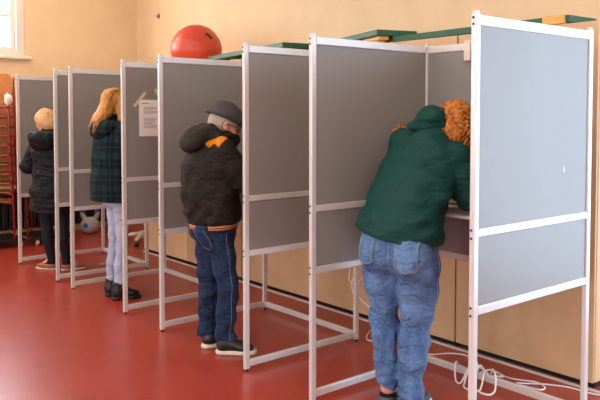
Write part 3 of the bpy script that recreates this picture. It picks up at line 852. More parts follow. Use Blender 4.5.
def shoe(parent, heel, toe, name, upper, sole, L=.27, wd=.048, ht=.075, sole_h=.03, ankle=None, shaft=0, shaft_r=.055, heel_h=0):
    """a shoe with its sole; heel and toe are floor points (x, y) in the parent's frame"""
    h_ = V(heel[0], heel[1], 0); d = unit(V(toe[0]-heel[0], toe[1]-heel[1], 0)); L = np.linalg.norm(V(toe[0]-heel[0], toe[1]-heel[1], 0)); l = V(-d[1], d[0], 0)
    lo = np.minimum(h_, h_+d*L)-.12; hi = np.maximum(h_, h_+d*L)+.12; lo[2] = -.02; hi[2] = ht+shaft+.12
    z0 = sole_h
    F = Field(lo, hi, .005)
    pt = lambda a, b, z: h_+d*a*L+l*b+V(0, 0, z)
    F.loft([(pt(.17, 0, z0+.028), wd*.80, .034), (pt(.42, 0, z0+.030), wd*.86, .034), (pt(.68, 0, z0+.020), wd*1.02, .030), (pt(.88, 0, z0+.012), wd*.82, .024)], l, .02)
    F.cone(pt(.20, 0, z0+.03), pt(.24, 0, ht+shaft), shaft_r*.86 if shaft else .040, shaft_r if shaft else .043, .03)
    if not shaft: F.cone(pt(.30, 0, ht-.016), pt(.60, 0, z0+.022), .036, .030, .03)
    if shaft: F.cone(pt(.24, 0, ht), pt(.5, 0, z0+.03), .045, .036, .03)
    F.clip((0, 0, z0-.004), (0, 0, -1)); F.clip((0, 0, ht+shaft), (0, 0, 1))
    up = F.mesh(name, upper, parent)
    G_ = Field(lo, hi, .005)
    for a, b, w0, w1 in ((.15, .42, wd*.86, wd*.84), (.42, .70, wd*.84, wd*1.06), (.70, .90, wd*1.06, wd*.84)):
        G_.loft([(pt(a, 0, z0*.5), w0, .05), (pt(b, 0, z0*.5), w1, .05)], l, .01)
    G_.clip((0, 0, .001), (0, 0, -1)); G_.clip((0, 0, z0), (0, 0, 1))
    if heel_h:
        G_.ell(pt(.42, 0, -.004), (.055, .12, heel_h), d, (0, 0, 1), .008, -1)
    G_.mesh('sole', sole, up)
    return up

def frame(o, yaw):
    """world floor point -> the person's own frame"""
    c, s_ = math.cos(yaw), math.sin(yaw)
    return lambda x, y: (c*(x-o[0])+s_*(y-o[1]), -s_*(x-o[0])+c*(y-o[1]))

def body_limbs(F, J, shrink=0):
    """arms, legs, torso, neck of the bare body"""
    F.loft(J['body'], J.get('side', (0, 1, 0)), .04)
    for s_ in 'LR':
        F.chain([J['sh'+s_], J['el'+s_], J['wr'+s_]], [.048, .038, .027], .03)
        F.chain([J['hip'+s_], J['kn'+s_], J['an'+s_]], [.062, .038, .031], .03)
        an = V(*J['an'+s_]); F.cone(an, (an[0]+J['toe'+s_][0]*.10, an[1]+J['toe'+s_][1]*.10, .045), .034, .026, .03)
    F.chain([J['neck0'], J['neck1']], [.055, .052], .03)

RW = random.Random(11)
def waves(n, lo, hi, stretch=(1, 1, 1)):
    out = []
    for i in range(n):
        v = unit([RW.gauss(0, 1)*stretch[0], RW.gauss(0, 1)*stretch[1], RW.gauss(0, 1)*stretch[2]])*RW.uniform(lo, hi)
        out.append((v[0], v[1], v[2], RW.uniform(0, 6.28), 1/math.sqrt(n)))
    return out

# ---- the man in the flat cap -------------------------------------------------
def man():
    O = (.111, 3.562); yaw = R(-12); fr = frame(O, yaw)
    t_ = thing('person', 'man in dark flat cap and padded jacket with orange shoulders standing at a voting booth', 'person', (O[0], O[1], 0), yaw)
    hd = V(.030, 0, 1.494); fw = (.94, -.12, -.30); up = (.30, 0, .95)
    J = dict(body=[((-.04, 0, .82), .14, .10), ((-.045, 0, .98), .135, .10), ((-.05, 0, 1.18), .155, .11), ((-.045, 0, 1.34), .12, .07)],
             shL=(-.05, .17, 1.345), elL=(.13, .225, 1.105), wrL=(.405, .12, 1.118), shR=(-.05, -.17, 1.345), elR=(.12, -.225, 1.105), wrR=(.40, -.10, 1.122),
             hipL=(-.045, .085, .82), knL=(-.045, .095, .43), anL=(-.055, .10, .085), hipR=(-.03, -.085, .82), knR=(.01, -.10, .43), anR=(-.0, -.105, .085),
             toeL=(1, 0), toeR=(.9, -.45), neck0=(-.04, 0, 1.34), neck1=(.005, 0, 1.44))
    F = Field((-.30, -.36, .0), (.66, .36, 1.72), .0055)
    body_limbs(F, J)
    P, a, b, c = head(F, hd, fw, up, 1.0)
    hand(F, J['wrL'], (.95, -.2, -.22), (0, 0, -1), -1, 1.0, .25)
    hand(F, J['wrR'], (.9, .25, -.16), (.1, .3, -1), 1, 1.0, .5)
    F.mesh('body', M['skin'], t_)
    eyes(P, a, b, c, t_)
    # jeans
    F = Field((-.28, -.30, .03), (.22, .30, 1.0), .008)
    F.loft([((-.035, 0, .82), .175, .135), ((-.04, 0, .95), .165, .125)], (0, 1, 0), .04)
    F.ell((-.12, .07, .83), (.075, .085, .095), k=.05); F.ell((-.12, -.07, .83), (.075, .085, .095), k=.05)
    for s_ in 'LR':
        an = V(*J['an'+s_]); kn = V(*J['kn'+s_]); hp = V(*J['hip'+s_])
        F.chain([hp+V(-.01, 0, -.03), hp*.5+kn*.5+V(-.005, 0, 0), kn, kn*.45+an*.55+V(-.008, 0, 0), an+V(-.002, 0, -.02)], [.095, .083, .069, .063, .062], .022)
    F.ripple(.0075, waves(10, 26, 60, (1, 1, 1.5)), lambda X, Y, Z: .35+1.1*np.exp(-((Z-.40)/.13)**2)+1.2*np.exp(-((Z-.12)/.07)**2)+.6*np.exp(-((Z-.74)/.08)**2))
    F.clip((0, 0, .085), (.12, 0, -1)); F.clip((0, 0, .98), (0, 0, 1))
    je = F.mesh('jeans', M['denim_dark'], t_)
    dr = (.98, .0, 0)
    for y0, y1 in ((-.145, -.035), (.035, .145)):
        pk = patch('back_pocket', je, [(-.2, y0, .83), (-.2, y1, .83), (-.2, y1, .70), (-.2, y0, .70)], dr, M['denim_dark'], je, .003, 12, 12)
        q = .008
        pts = [(-.3, y0+q, .825), (-.3, y0+q, .715), (-.3, (y0+y1)/2, .705), (-.3, y1-q, .715), (-.3, y1-q, .825)]
        seam('stitching', pk, pts, dr, M['denim_thread'], pk, .0012)
    for s_, sg in (('L', 1), ('R', -1)):
        hp, kn, an = J['hip'+s_], J['kn'+s_], J['an'+s_]
        seam('side_seam', je, [(hp[0], sg*.4, .80), (kn[0], sg*.4, .43), (an[0], sg*.4, .08)], (0, -sg, 0), M['denim_thread'], je, .0013)
    # jacket
    F = Field((-.34, -.36, .76), (.52, .36, 1.56), .008)
    F.loft([((-.05, 0, .84), .192, .150), ((-.055, 0, .93), .206, .170), ((-.07, 0, 1.08), .212, .182), ((-.075, 0, 1.22), .214, .174), ((-.055, 0, 1.35), .165, .105)], (0, 1, 0), .04)
    for s_ in 'LR':
        F.chain([J['sh'+s_], V(*J['sh'+s_])*.5+V(*J['el'+s_])*.5, J['el'+s_], J['wr'+s_]], [.083, .078, .070, .050], .035)
    F.chain([(-.045, 0, 1.36), (-.01, 0, 1.44)], [.105, .085], .03)
    F.chain([(.07, -.06, 1.385), (.10, 0, 1.40), (.07, .06, 1.385)], [.035, .035, .035], .03)
    # collar standing round the neck
    ring = [(.085, -.05, 1.415), (.02, -.095, 1.425), (-.07, -.085, 1.44), (-.10, 0, 1.455), (-.07, .085, 1.44), (.02, .095, 1.425), (.085, .05, 1.415), (.10, 0, 1.405)]
    F.chain(ring+ring[:1], [.033]*9, .02)
    F.ripple(.007, waves(12, 30, 75), lambda X, Y, Z: .6+.9*np.exp(-((Z-.93)/.06)**2)+.9*np.exp(-((X-.06)/.08)**2-((Z-1.1)/.1)**2))
    F.ell(P(0, 0, -.02), (.097, .080, .118), a, c, .012, -1)
    F.clip((0, 0, .857), (0, 0, -1))
    jk = F.mesh('jacket', M['jacket_dark'], t_)
    # hood lying on the back
    F = Field((-.36, -.26, 1.22), (.10, .26, 1.58), .007)
    F.chain([(.02, -.095, 1.405), (-.07, -.105, 1.425), (-.15, -.085, 1.435), (-.185, 0, 1.43), (-.15, .085, 1.435), (-.07, .105, 1.425), (.02, .095, 1.405)], [.026, .040, .046, .046, .046, .040, .026], .04)
    F.ell((-.200, 0, 1.385), (.066, .13, .064), (.95, 0, .3), (0, 0, 1), .05)
    F.ell((-.085, 0, 1.485), (.06, .085, .045), (.75, 0, .65), (0, 0, 1), .05)
    F.ripple(.005, waves(9, 28, 60))
    F.ell((.0, 0, 1.52), (.105, .090, .13), k=.02, op=-1)
    F.mesh('hood', M['jacket_dark'], t_)
    hb = Field((-.30, -.28, .76), (.20, .28, .92), .006)
    hb.loft([((-.045, 0, .80), .172, .143), ((-.048, 0, .83), .186, .153), ((-.05, 0, .88), .20, .158)], (0, 1, 0), .01)
    hb.clip((-.05, 0, .812), (.04, 0, -1)); hb.clip((-.05, 0, .874), (-.04, 0, 1))
    hb.mesh('hem_band', hem_mat(.812, .874, -.04), t_)
    # orange yokes on both shoulders
    for sg in (1, -1):
        cs = [(-.150, sg*.120, 1.42), (-.010, sg*.110, 1.42), (-.030, sg*.190, 1.39), (-.100, sg*.232, 1.355)]
        patch('shoulder_patch', jk, cs if sg < 0 else cs[::-1], (0, -sg*.62, -.78), M['yoke'], jk, .003, 18, 18)
    # strap with orange edge hanging by the cuff
    MB().tube(spline([(.13, -.225, 1.06), (.165, -.20, 1.0), (.17, -.19, .94), (.20, -.17, .90)], 6), .006, 6).build('drawcord', M['yoke'], jk, True)
    # hair, cap, spectacles
    F = Field(hd-V(.15, .13, .15), hd+V(.17, .13, .15), .005)
    F.ell(P(-.016, 0, .024), (.101, .082, .092), a, c, .01)
    F.ell(P(-.04, 0, -.03), (.068, .070, .075), a, c, .02)
    F.clip(P(.025, 0, -.02), a+c*.15); F.clip(P(-.05, 0, -.075), -c)
    for sg in (-1, 1): F.ell(P(.0, sg*.085, -.012), (.030, .03, .040), a, c, .008, -1)
    F.mesh('hair', M['grey_hair'], t_)
    F = Field(hd-V(.2, .16, .1), hd+V(.22, .16, .18), .005)
    ca = unit(a+V(0, 0, .06)); cu = unit(c)
    Q = lambda x, y, z: P(x, y, z)
    F.ell(Q(-.012, 0, .070), (.138, .108, .043), ca+.06*cu, cu, .02)
    F.ell(Q(.060, 0, .062), (.080, .092, .032), ca-.22*cu, cu, .03)
    F.loft([(Q(-.012, 0, .034), .086, .108), (Q(-.008, 0, .066), .098, .120)], b, .02)
    F.ripple(.002, waves(6, 50, 90))
    F.clip(Q(0, 0, .038), -c-a*.12)
    cp = F.mesh('flat_cap', M['tweed'], t_)
    F = Field(hd-V(.1, .16, .1), hd+V(.24, .16, .14), .004)
    F.ell(Q(.115, 0, .040), (.058, .072, .010), a-.30*c, c, .01)
    F.mesh('visor', M['tweed'], cp)
    mb = MB(); lens = []
    rims = []
    for sg in (-1, 1):
        cc = P(.104, sg*.031, .002)
        rims.append([cc+b*.024*math.cos(2*math.pi*i/20)+c*.017*math.sin(2*math.pi*i/20)-a*.006*abs(math.cos(2*math.pi*i/20)) for i in range(21)])
    sp_ = thing('spectacles', None, None); sp_.parent = t_
    for sg, rim in zip((-1, 1), rims):
        MB().tube(rim, .0018, 6, False).build('lens_rim', M['specs'], sp_, True)
        mb = MB(); vs = [mb.bm.verts.new(q) for q in rim[:-1]]; mb.bm.faces.new(vs); ex = bmesh.ops.extrude_face_region(mb.bm, geom=mb.bm.faces[:])
        for v in [g for g in ex['geom'] if isinstance(g, bmesh.types.BMVert)]: v.co += Vector(a*.0015)
        mb.build('lens', M['lens'], sp_)
        MB().tube([P(.098, sg*.055, .006), P(.06, sg*.074, .008), P(.0, sg*.084, .012), P(-.02, sg*.085, -.005)], .0022, 6).build('temple', M['specs'], sp_, True)
    MB().tube([P(.106, -.007, .006), P(.109, 0, .009), P(.106, .007, .006)], .0018, 6).build('bridge', M['specs'], sp_, True)
    # shoes
    for s_, hl, to in (('L', (.015, 3.652), (.270, 3.585)), ('R', (.030, 3.498), (.226, 3.332))):
        h0, t0 = fr(*hl), fr(*to)
        sh = shoe(t_, h0, t0, 'shoe', M['shoe_black'], M['sole'], wd=.048, ht=.098, sole_h=.030)
        hv = V(h0[0], h0[1], 0); dv = unit(V(t0[0]-h0[0], t0[1]-h0[1], 0)); lv = V(-dv[1], dv[0], 0)
        mb = MB()
        for i in range(4):
            x = .105+.022*i; z = .112-.012*i
            pts = [hv+dv*(x+.008)+lv*(-.026+.0)+V(0, 0, z-.014), hv+dv*x+V(0, 0, z+.004), hv+dv*(x+.008)+lv*.026+V(0, 0, z-.014)]
            MB().tube(spline(pts, 4), .0028, 6).build('lace', M['shoe_grey'], sh, True)
    F = Field((-.14, -.2, .05), (.10, .2, .16), .006)
    return t_

# ---- the woman in the green jacket --------------------------------------------
def curl_hair(parent, mat_, centre, rad, n, seed, a0, length, cr=.012, tube=.0052, flat=1.0, bias=None):
    """corkscrew locks starting on an ellipsoid and hanging down"""
    rn = random.Random(seed); mb = MB(); c = V(*centre)
    for i in range(n):
        while True:
            d = unit([rn.gauss(0, 1), rn.gauss(0, 1), rn.gauss(0, 1)])
            if bias is None or d@unit(bias) > a0: break
        p = c+d*V(*rad)*rn.uniform(.78, 1.0); L = length*rn.uniform(.5, 1.1); m_ = 26
        u = unit(np.cross(d, V(.3, .2, 1))); w_ = np.cross(d, u); ph = rn.uniform(0, 6.28); tw = rn.uniform(12, 20)*rn.choice((-1, 1))
        pts = []
        for j in range(m_):
            s_ = j/(m_-1); rr = cr*rn.uniform(.95, 1.05)*(1-.4*s_)
            base = p+d*(.02*math.sin(s_*2.2))+V(0, 0, -L*s_**1.15)
            pts.append(base+rr*(math.cos(ph+tw*s_)*d+math.sin(ph+tw*s_)*(u*.7+w_*.3)))
        mb.tube(pts, [tube*(1-.55*(j/(m_-1))**2) for j in range(m_)], 6)
    return mb

def green_woman():
    O = (.307, 2.129); yaw = R(18); fr = frame(O, yaw)
    t_ = thing('person', 'woman with curly copper hair in green jacket and blue jeans bending over booth shelf', 'person', (O[0], O[1], 0), yaw)
    hd = V(.315, -.165, 1.508); fw = (.72, -.12, -.68); up = (.68, -.15, .72)
    J = dict(body=[((.0, .0, .86), .15, .11), ((.03, .01, .98), .13, .10), ((.14, -.04, 1.22), .15, .10), ((.205, -.085, 1.37), .12, .07)],
             shL=(.205, .078, 1.412), elL=(.26, .15, 1.135), wrL=(.395, -.03, 1.112), shR=(.205, -.235, 1.345), elR=(.225, -.295, 1.13), wrR=(.415, -.17, 1.112),
             hipL=(0, .10, .82), knL=(.03, .100, .45), anL=(-.005, .066, .10), hipR=(0, -.112, .82), knR=(.035, -.078, .45), anR=(.0, -.062, .09),
             toeL=(1, .1), toeR=(1, -.1), neck0=(.22, -.09, 1.39), neck1=(.285, -.14, 1.49))
    F = Field((-.28, -.40, .0), (.66, .34, 1.70), .0055)
    body_limbs(F, J)
    P, a, b, c = head(F, hd, fw, up, .98)
    hand(F, J['wrL'], (.5, -.8, -.14), (0, 0, -1), -1, .92, .2)
    hand(F, J['wrR'], (.85, .45, -.08), (.1, .3, -1), 1, .92, .6)
    F.mesh('body', M['skin'], t_); eyes(P, a, b, c, t_)
    # jeans
    F = Field((-.26, -.30, .06), (.24, .32, 1.06), .008)
    F.loft([((-.005, .0, .83), .195, .13), ((.0, .005, .92), .195, .135), ((.015, .015, 1.02), .18, .12)], (0, 1, 0), .04)
    F.ell((-.075, .09, .84), (.095, .105, .115), k=.04); F.ell((-.075, -.095, .835), (.095, .105, .115), k=.04)
    for s_ in 'LR':
        an = V(*J['an'+s_]); kn = V(*J['kn'+s_]); hp = V(*J['hip'+s_]); q = .0 if s_ == 'L' else .012
        F.chain([hp+V(-.01, 0, -.03), hp*.55+kn*.45+V(-.008, 0, 0), kn+V(-.005, 0, 0), kn*.5+an*.5+V(-.02, 0, 0), an+V(-.005, 0, .0), an+V(-.005, 0, -.06)], [.112, .100+q*.6, .074+q, .066+q*.8, .056+q*.7, .054+q*.7], .014)
    F.ripple(.0075, waves(12, 24, 62, (1, 1, 1.6)), lambda X, Y, Z: .3+1.0*np.exp(-((Z-.42)/.12)**2)+.6*np.exp(-((Z-.15)/.08)**2)+.8*np.exp(-((Z-.74)/.06)**2))
    F.clip((0, .07, .125), (0, .45, -1)); F.clip((0, 0, 1.04), (0, 0, 1))
    je = F.mesh('jeans', M['denim_blue'], t_)
    dr = (1, 0, 0)
    pent = lambda u, v: (u, v*(1-.13*abs(2*u-1)))
    for y0, y1, zt, zb in ((.075, .185, .945, .78), (-.165, -.03, .925, .755)):
        pk = patch('back_pocket', je, [(-.3, y0, zt), (-.3, y1, zt), (-.3, y1, zb), (-.3, y0, zb)], dr, M['denim_blue'], je, .0035, 16, 16, pent)
        for q in (.006, .013):
            ym = (y0+y1)/2; hgt = (zt-zb)
            seam('stitching', pk, [(-.4, y0+q, zt-.004), (-.4, y0+q, zt-.3*hgt), (-.4, y0+q, zb+.14*hgt+q), (-.4, y0*.6+y1*.4, zb+.05*hgt+q), (-.4, ym, zb+q), (-.4, y0*.4+y1*.6, zb+.05*hgt+q), (-.4, y1-q, zb+.14*hgt+q), (-.4, y1-q, zt-.3*hgt), (-.4, y1-q, zt-.004)], dr, M['thread'], pk, .0009, .0005)
    seam('centre_seam', je, [(-.4, .0, .99), (-.4, .002, .9), (-.4, .004, .81), (-.4, .008, .74)], dr, M['thread'], je, .0014)
    for z in (.962, .956):
        pass
    seam('yoke_seam', je, [(-.4, .19, .975), (-.4, .1, .955), (-.4, 0, .93), (-.4, -.1, .945), (-.4, -.18, .955)], dr, M['denim_thread'], je, .0013)
    for s_, sg in (('L', 1), ('R', -1)):
        kn, an = J['kn'+s_], J['an'+s_]
        seam('side_seam', je, [(-.01, sg*.4, .90), (-.005, sg*.4, .75), (kn[0]-.01, sg*.4, .45), (an[0]-.015, sg*.4, .25), (an[0]-.01, sg*.4, .14 if s_ == 'L' else .07)], (0, -sg, 0), M['thread'], je, .0014)
    seam('inner_seam', je, [(-.4, .075, .40), (-.4, .085, .28), (-.4, .09, .15)], dr, M['denim_thread'], je, .0013)
    # jacket
    F = Field((-.26, -.42, .82), (.58, .34, 1.58), .008)
    F.loft([((.0, .015, .86), .225, .168), ((.012, .02, .95), .232, .172), ((.07, .0, 1.10), .212, .158), ((.13, -.035, 1.23), .212, .150), ((.185, -.072, 1.35), .185, .112), ((.21, -.085, 1.41), .13, .09)], (0, 1, 0), .04)
    for s_ in 'LR':
        F.chain([J['sh'+s_], V(*J['sh'+s_])*.5+V(*J['el'+s_])*.5+V(-.005, 0, 0), J['el'+s_], J['wr'+s_]], [.078, .070, .062, .046], .035)
    F.chain([(.19, -.075, 1.405), (.25, -.115, 1.47)], [.112, .085], .04)
    F.ripple(.0062, waves(12, 24, 60), lambda X, Y, Z: .55+1.1*np.exp(-((Z-1.12)/.07)**2-((Y+.2)/.10)**2)+.8*np.exp(-((Z-1.28)/.08)**2-((Y+.22)/.08)**2))
    F.ripple(.006, [(0, 18, 62, .3, 1), (10, -22, 74, 1.1, .7)], lambda X, Y, Z: np.exp(-((Z-1.02)/.12)**2)*(.3+.7*np.clip((-Y+.05)/.2, 0, 1)))
    F.clip((0, .02, .934), (.08, .19, -1))
    jk = F.mesh('jacket', M['green_cloth'], t_)
    # hood standing behind the bowed head
    F = Field((-.05, -.36, 1.34), (.44, .20, 1.72), .007)
    F.chain([(.108, -.012, 1.508), (.140, -.055, 1.548), (.175, -.105, 1.585), (.215, -.135, 1.580)], [.020, .028, .030, .028], .035)
    F.chain([(.108, -.012, 1.506), (.16, -.08, 1.502), (.21, -.15, 1.498), (.27, -.23, 1.475)], [.020, .030, .034, .026], .035)
    F.ell((.180, -.090, 1.553), (.050, .066, .040), (.7, 0, -.6), (0, 0, 1), .05)
    F.ripple(.005, waves(9, 26, 60))
    F.ell(P(.02, 0, 0), (.105, .088, .115), a, c, .02, -1)
    F.mesh('hood', M['green_cloth'], t_)
    seam('back_seam', jk, [(-.4, .17, 1.345), (-.4, .05, 1.33), (-.4, -.1, 1.30), (-.4, -.22, 1.24)], dr, M['green_cloth'], jk, .0016)
    patch('logo_tab', jk, [(-.3, .132, .958), (-.3, .098, .954), (-.3, .098, .946), (-.3, .132, .95)], dr, M['black'], jk, .0015, 4, 3)
    # hair
    F = Field(hd-V(.2, .2, .22), hd+V(.2, .2, .2), .006)
    F.ell(P(-.02, -.015, .03), (.112, .105, .105), a, c, .02)
    F.ell(P(-.02, -.05, -.05), (.085, .085, .10), a, c, .04)
    F.ripple(.008, waves(8, 60, 120)); F.ell(P(.10, 0, -.03), (.07, .055, .085), a, c, .02, -1)
    hr = F.mesh('hair', M['hair_curl'], t_)
    mb = curl_hair(t_, None, hd+V(.0, -.025, .0), (.125, .118, .112), 290, 5, -.45, .11, .016, .0062, bias=(-.55, -.25, .6))
    mb2 = curl_hair(t_, None, hd+V(-.01, -.06, -.03), (.105, .105, .10), 90, 9, -.2, .15, .016, .006, bias=(-.3, -.7, .1))
    mb.build('hair_locks', M['hair_curl'], hr, True)['kind'] = 'stuff'
    mb2.build('hair_locks', M['hair_curl'], hr, True)['kind'] = 'stuff'
    tuft = curl_hair(t_, None, (.235, .118, 1.488), (.022, .020, .016), 16, 3, -.9, .03, .008, .0042, bias=(-.3, .8, .2))
    tuft.build('hair_locks', M['hair_curl'], hr, True)['kind'] = 'stuff'
    # socks and shoes
    for s_, sx in (('L', (-.045, .20)), ('R', (-.045, .20))):
        an = V(*J['an'+s_])
        F = Field(an-V(.09, .09, .09), an+V(.09, .09, .12), .005)
        F.cone(an+V(-.004, 0, -.06), an+V(-.002, 0, -.022), .044, .042, .01); F.clip(an+V(0, 0, -.022), (0, 0, 1))
        F.mesh('sock', M['sock'], t_)
        shoe(t_, (an[0]-.065, an[1]), (an[0]+.185, an[1]+(.02 if s_ == 'L' else -.02)), 'shoe', M['shoe_grey'], M['sole'], wd=.044, ht=.062, sole_h=.024)
    return t_

# ---- the woman in the plaid coat ------------------------------------------------
def strands(centre_pts, n, spread, r, seed, jitter=.01):
    """bundle of hair strands following a path of (point, width vector)"""
    rn = random.Random(seed); mb = MB()
    for i in range(n):
        u, v = rn.uniform(-1, 1), rn.uniform(-1, 1); L = rn.uniform(.75, 1.05); ph = rn.uniform(0, 6)
        pts = []
        for j, (p, wv, dv) in enumerate(centre_pts):
            pts.append(V(*p)+V(*wv)*u+V(*dv)*v+jitter*V(math.sin(ph+j), math.cos(ph*1.3+j), 0))
        sp_ = spline(pts, 5); sp_ = sp_[:max(4, int(len(sp_)*L))]
        mb.tube(sp_, [r*(1-.6*k/len(sp_)) for k in range(len(sp_))], 5)
    return mb

def plaid_woman():
    O = (.190, 5.272); yaw = R(0); fr = frame(O, yaw)
    t_ = thing('person', 'woman with long golden hair in green plaid coat, pale jeans and black boots', 'person', (O[0], O[1], 0), yaw)
    hd = V(-.015, .0, 1.665); fw = (.93, -.1, -.30); up = (.30, 0, .95)
    J = dict(body=[((-.02, 0, .90), .14, .10), ((-.025, 0, 1.06), .125, .095), ((-.03, 0, 1.27), .145, .10), ((-.03, 0, 1.43), .11, .07)],
             shL=(-.03, .165, 1.42), elL=(.05, .215, 1.15), wrL=(.30, .10, 1.12), shR=(-.03, -.165, 1.42), elR=(.05, -.215, 1.15), wrR=(.30, -.09, 1.125),
             hipL=(.0, .075, .92), knL=(-.005, .07, .50), anL=(-.025, .088, .10), hipR=(-.01, -.08, .92), knR=(-.005, -.075, .50), anR=(-.03, -.08, .10),
             toeL=(1, .1), toeR=(1, -.15), neck0=(-.03, 0, 1.45), neck1=(-.025, 0, 1.59))
    F = Field((-.28, -.34, .0), (.52, .34, 1.86), .006)
    body_limbs(F, J)
    P, a, b, c = head(F, hd, fw, up, .97)
    hand(F, J['wrL'], (.95, -.2, -.10), (0, 0, -1), -1, .92, .25); hand(F, J['wrR'], (.9, .25, -.08), (.1, .3, -1), 1, .92, .6)
    F.mesh('body', M['skin'], t_); eyes(P, a, b, c, t_, .97)
    F = Field((-.22, -.24, .06), (.18, .24, 1.0), .008)
    F.loft([((-.025, 0, .88), .165, .12), ((-.025, 0, .97), .155, .11)], (0, 1, 0), .04)
    for s_ in 'LR':
        an = V(*J['an'+s_]); kn = V(*J['kn'+s_]); hp = V(*J['hip'+s_])
        F.chain([hp+V(-.01, 0, -.03), hp*.5+kn*.5, kn, kn*.5+an*.5+V(-.012, 0, 0), an+V(0, 0, .06)], [.075, .062, .051, .049, .050], .015)
    F.ripple(.004, waves(10, 26, 62, (1, 1, 1.5)), lambda X, Y, Z: .5+.8*np.exp(-((Z-.45)/.12)**2)+.6*np.exp(-((Z-.2)/.07)**2))
    F.clip((0, 0, .135), (0, 0, -1)); F.clip((0, 0, .98), (0, 0, 1))
    je = F.mesh('jeans', M['denim_pale'], t_)
    for sg, s_ in ((1, 'L'), (-1, 'R')):
        kn, an = J['kn'+s_], J['an'+s_]
        seam('side_seam', je, [(-.03, sg*.4, .8), (kn[0], sg*.4, .5), (an[0], sg*.4, .16)], (0, -sg, 0), M['denim_thread'], je, .0012)
    F = Field((-.32, -.34, .78), (.42, .34, 1.60), .008)
    F.loft([((-.05, 0, .82), .215, .182), ((-.05, 0, 1.0), .208, .172), ((-.045, 0, 1.2), .208, .165), ((-.04, 0, 1.34), .200, .150), ((-.035, 0, 1.43), .150, .10)], (0, 1, 0), .04)
    for s_ in 'LR': F.chain([J['sh'+s_], J['el'+s_], J['wr'+s_]], [.078, .068, .050], .035)
    F.chain([(-.03, 0, 1.45), (-.02, 0, 1.53)], [.10, .078], .03)
    F.ripple(.004, waves(10, 20, 48, (1.4, 1.4, .7)))
    F.ripple(.006, [(22, 26, 4, .2, 1), (-30, 24, 3, 1.2, .7)], lambda X, Y, Z: np.clip((1.15-Z)/.4, 0, 1))
    F.clip((0, 0, .832), (-.06, 0, -1))
    F.mesh('coat', M['plaid'], t_)
    F = Field((-.36, -.26, 1.28), (.12, .26, 1.64), .007)
    F.chain([(.05, -.10, 1.45), (-.05, -.13, 1.465), (-.135, -.09, 1.475), (-.165, 0, 1.47), (-.135, .09, 1.475), (-.05, .13, 1.465), (.05, .10, 1.45)], [.03, .045, .052, .052, .052, .045, .03], .04)
    F.ell((-.16, 0, 1.43), (.075, .14, .07), (.9, 0, .45), (0, 0, 1), .05)
    F.ripple(.004, waves(8, 26, 55)); F.ell((-.02, 0, 1.56), (.10, .085, .14), k=.02, op=-1)
    F.mesh('hood', M['plaid'], t_)
    F = Field((-.40, -.24, 1.30), (.14, .24, 1.84), .006)
    F.ell(P(-.02, 0, .035), (.112, .092, .098), a, c, .02)
    F.loft([(P(-.055, 0, .03), .085, .06), ((-.115, .0, 1.60), .084, .052), ((-.160, .0, 1.545), .080, .042), ((-.195, .0, 1.485), .065, .028)], (0, 1, 0), .03)
    for sg in (-1, 1): F.chain([P(.03, sg*.07, .05), P(.03, sg*.082, -.05), (-.02, sg*.105, 1.53)], [.035, .034, .028], .03)
    F.ripple(.0035, waves(10, 60, 130, (1, 1, .25))); F.ell(P(.11, 0, -.03), (.070, .055, .10), a, c, .02, -1)
    hr = F.mesh('hair', M['hair_gold'], t_)
    st = strands([(P(.01, 0, .125), b*.05, a*.03), (P(-.09, 0, .07), b*.085, c*.02), ((-.135, .0, 1.61), (0, .08, 0), (.015, 0, .02)), ((-.178, .0, 1.56), (.0, .08, 0), (.015, 0, .02)), ((-.210, .0, 1.50), (.0, .07, 0), (.012, 0, .02)), ((-.222, .0, 1.44), (.0, .06, 0), (.01, 0, .025))], 90, 1, .005, 4)
    st.build('hair_strands', M['hair_gold'], hr, True)['kind'] = 'stuff'
    for hl, to in (((.105, 5.365), (.335, 5.39)), ((.09, 5.215), (.325, 5.155))):
        shoe(t_, fr(*hl), fr(*to), 'boot', M['shoe_black'], M['black'], wd=.043, ht=.08, sole_h=.032, shaft=.075, shaft_r=.050, heel_h=.028)
    return t_

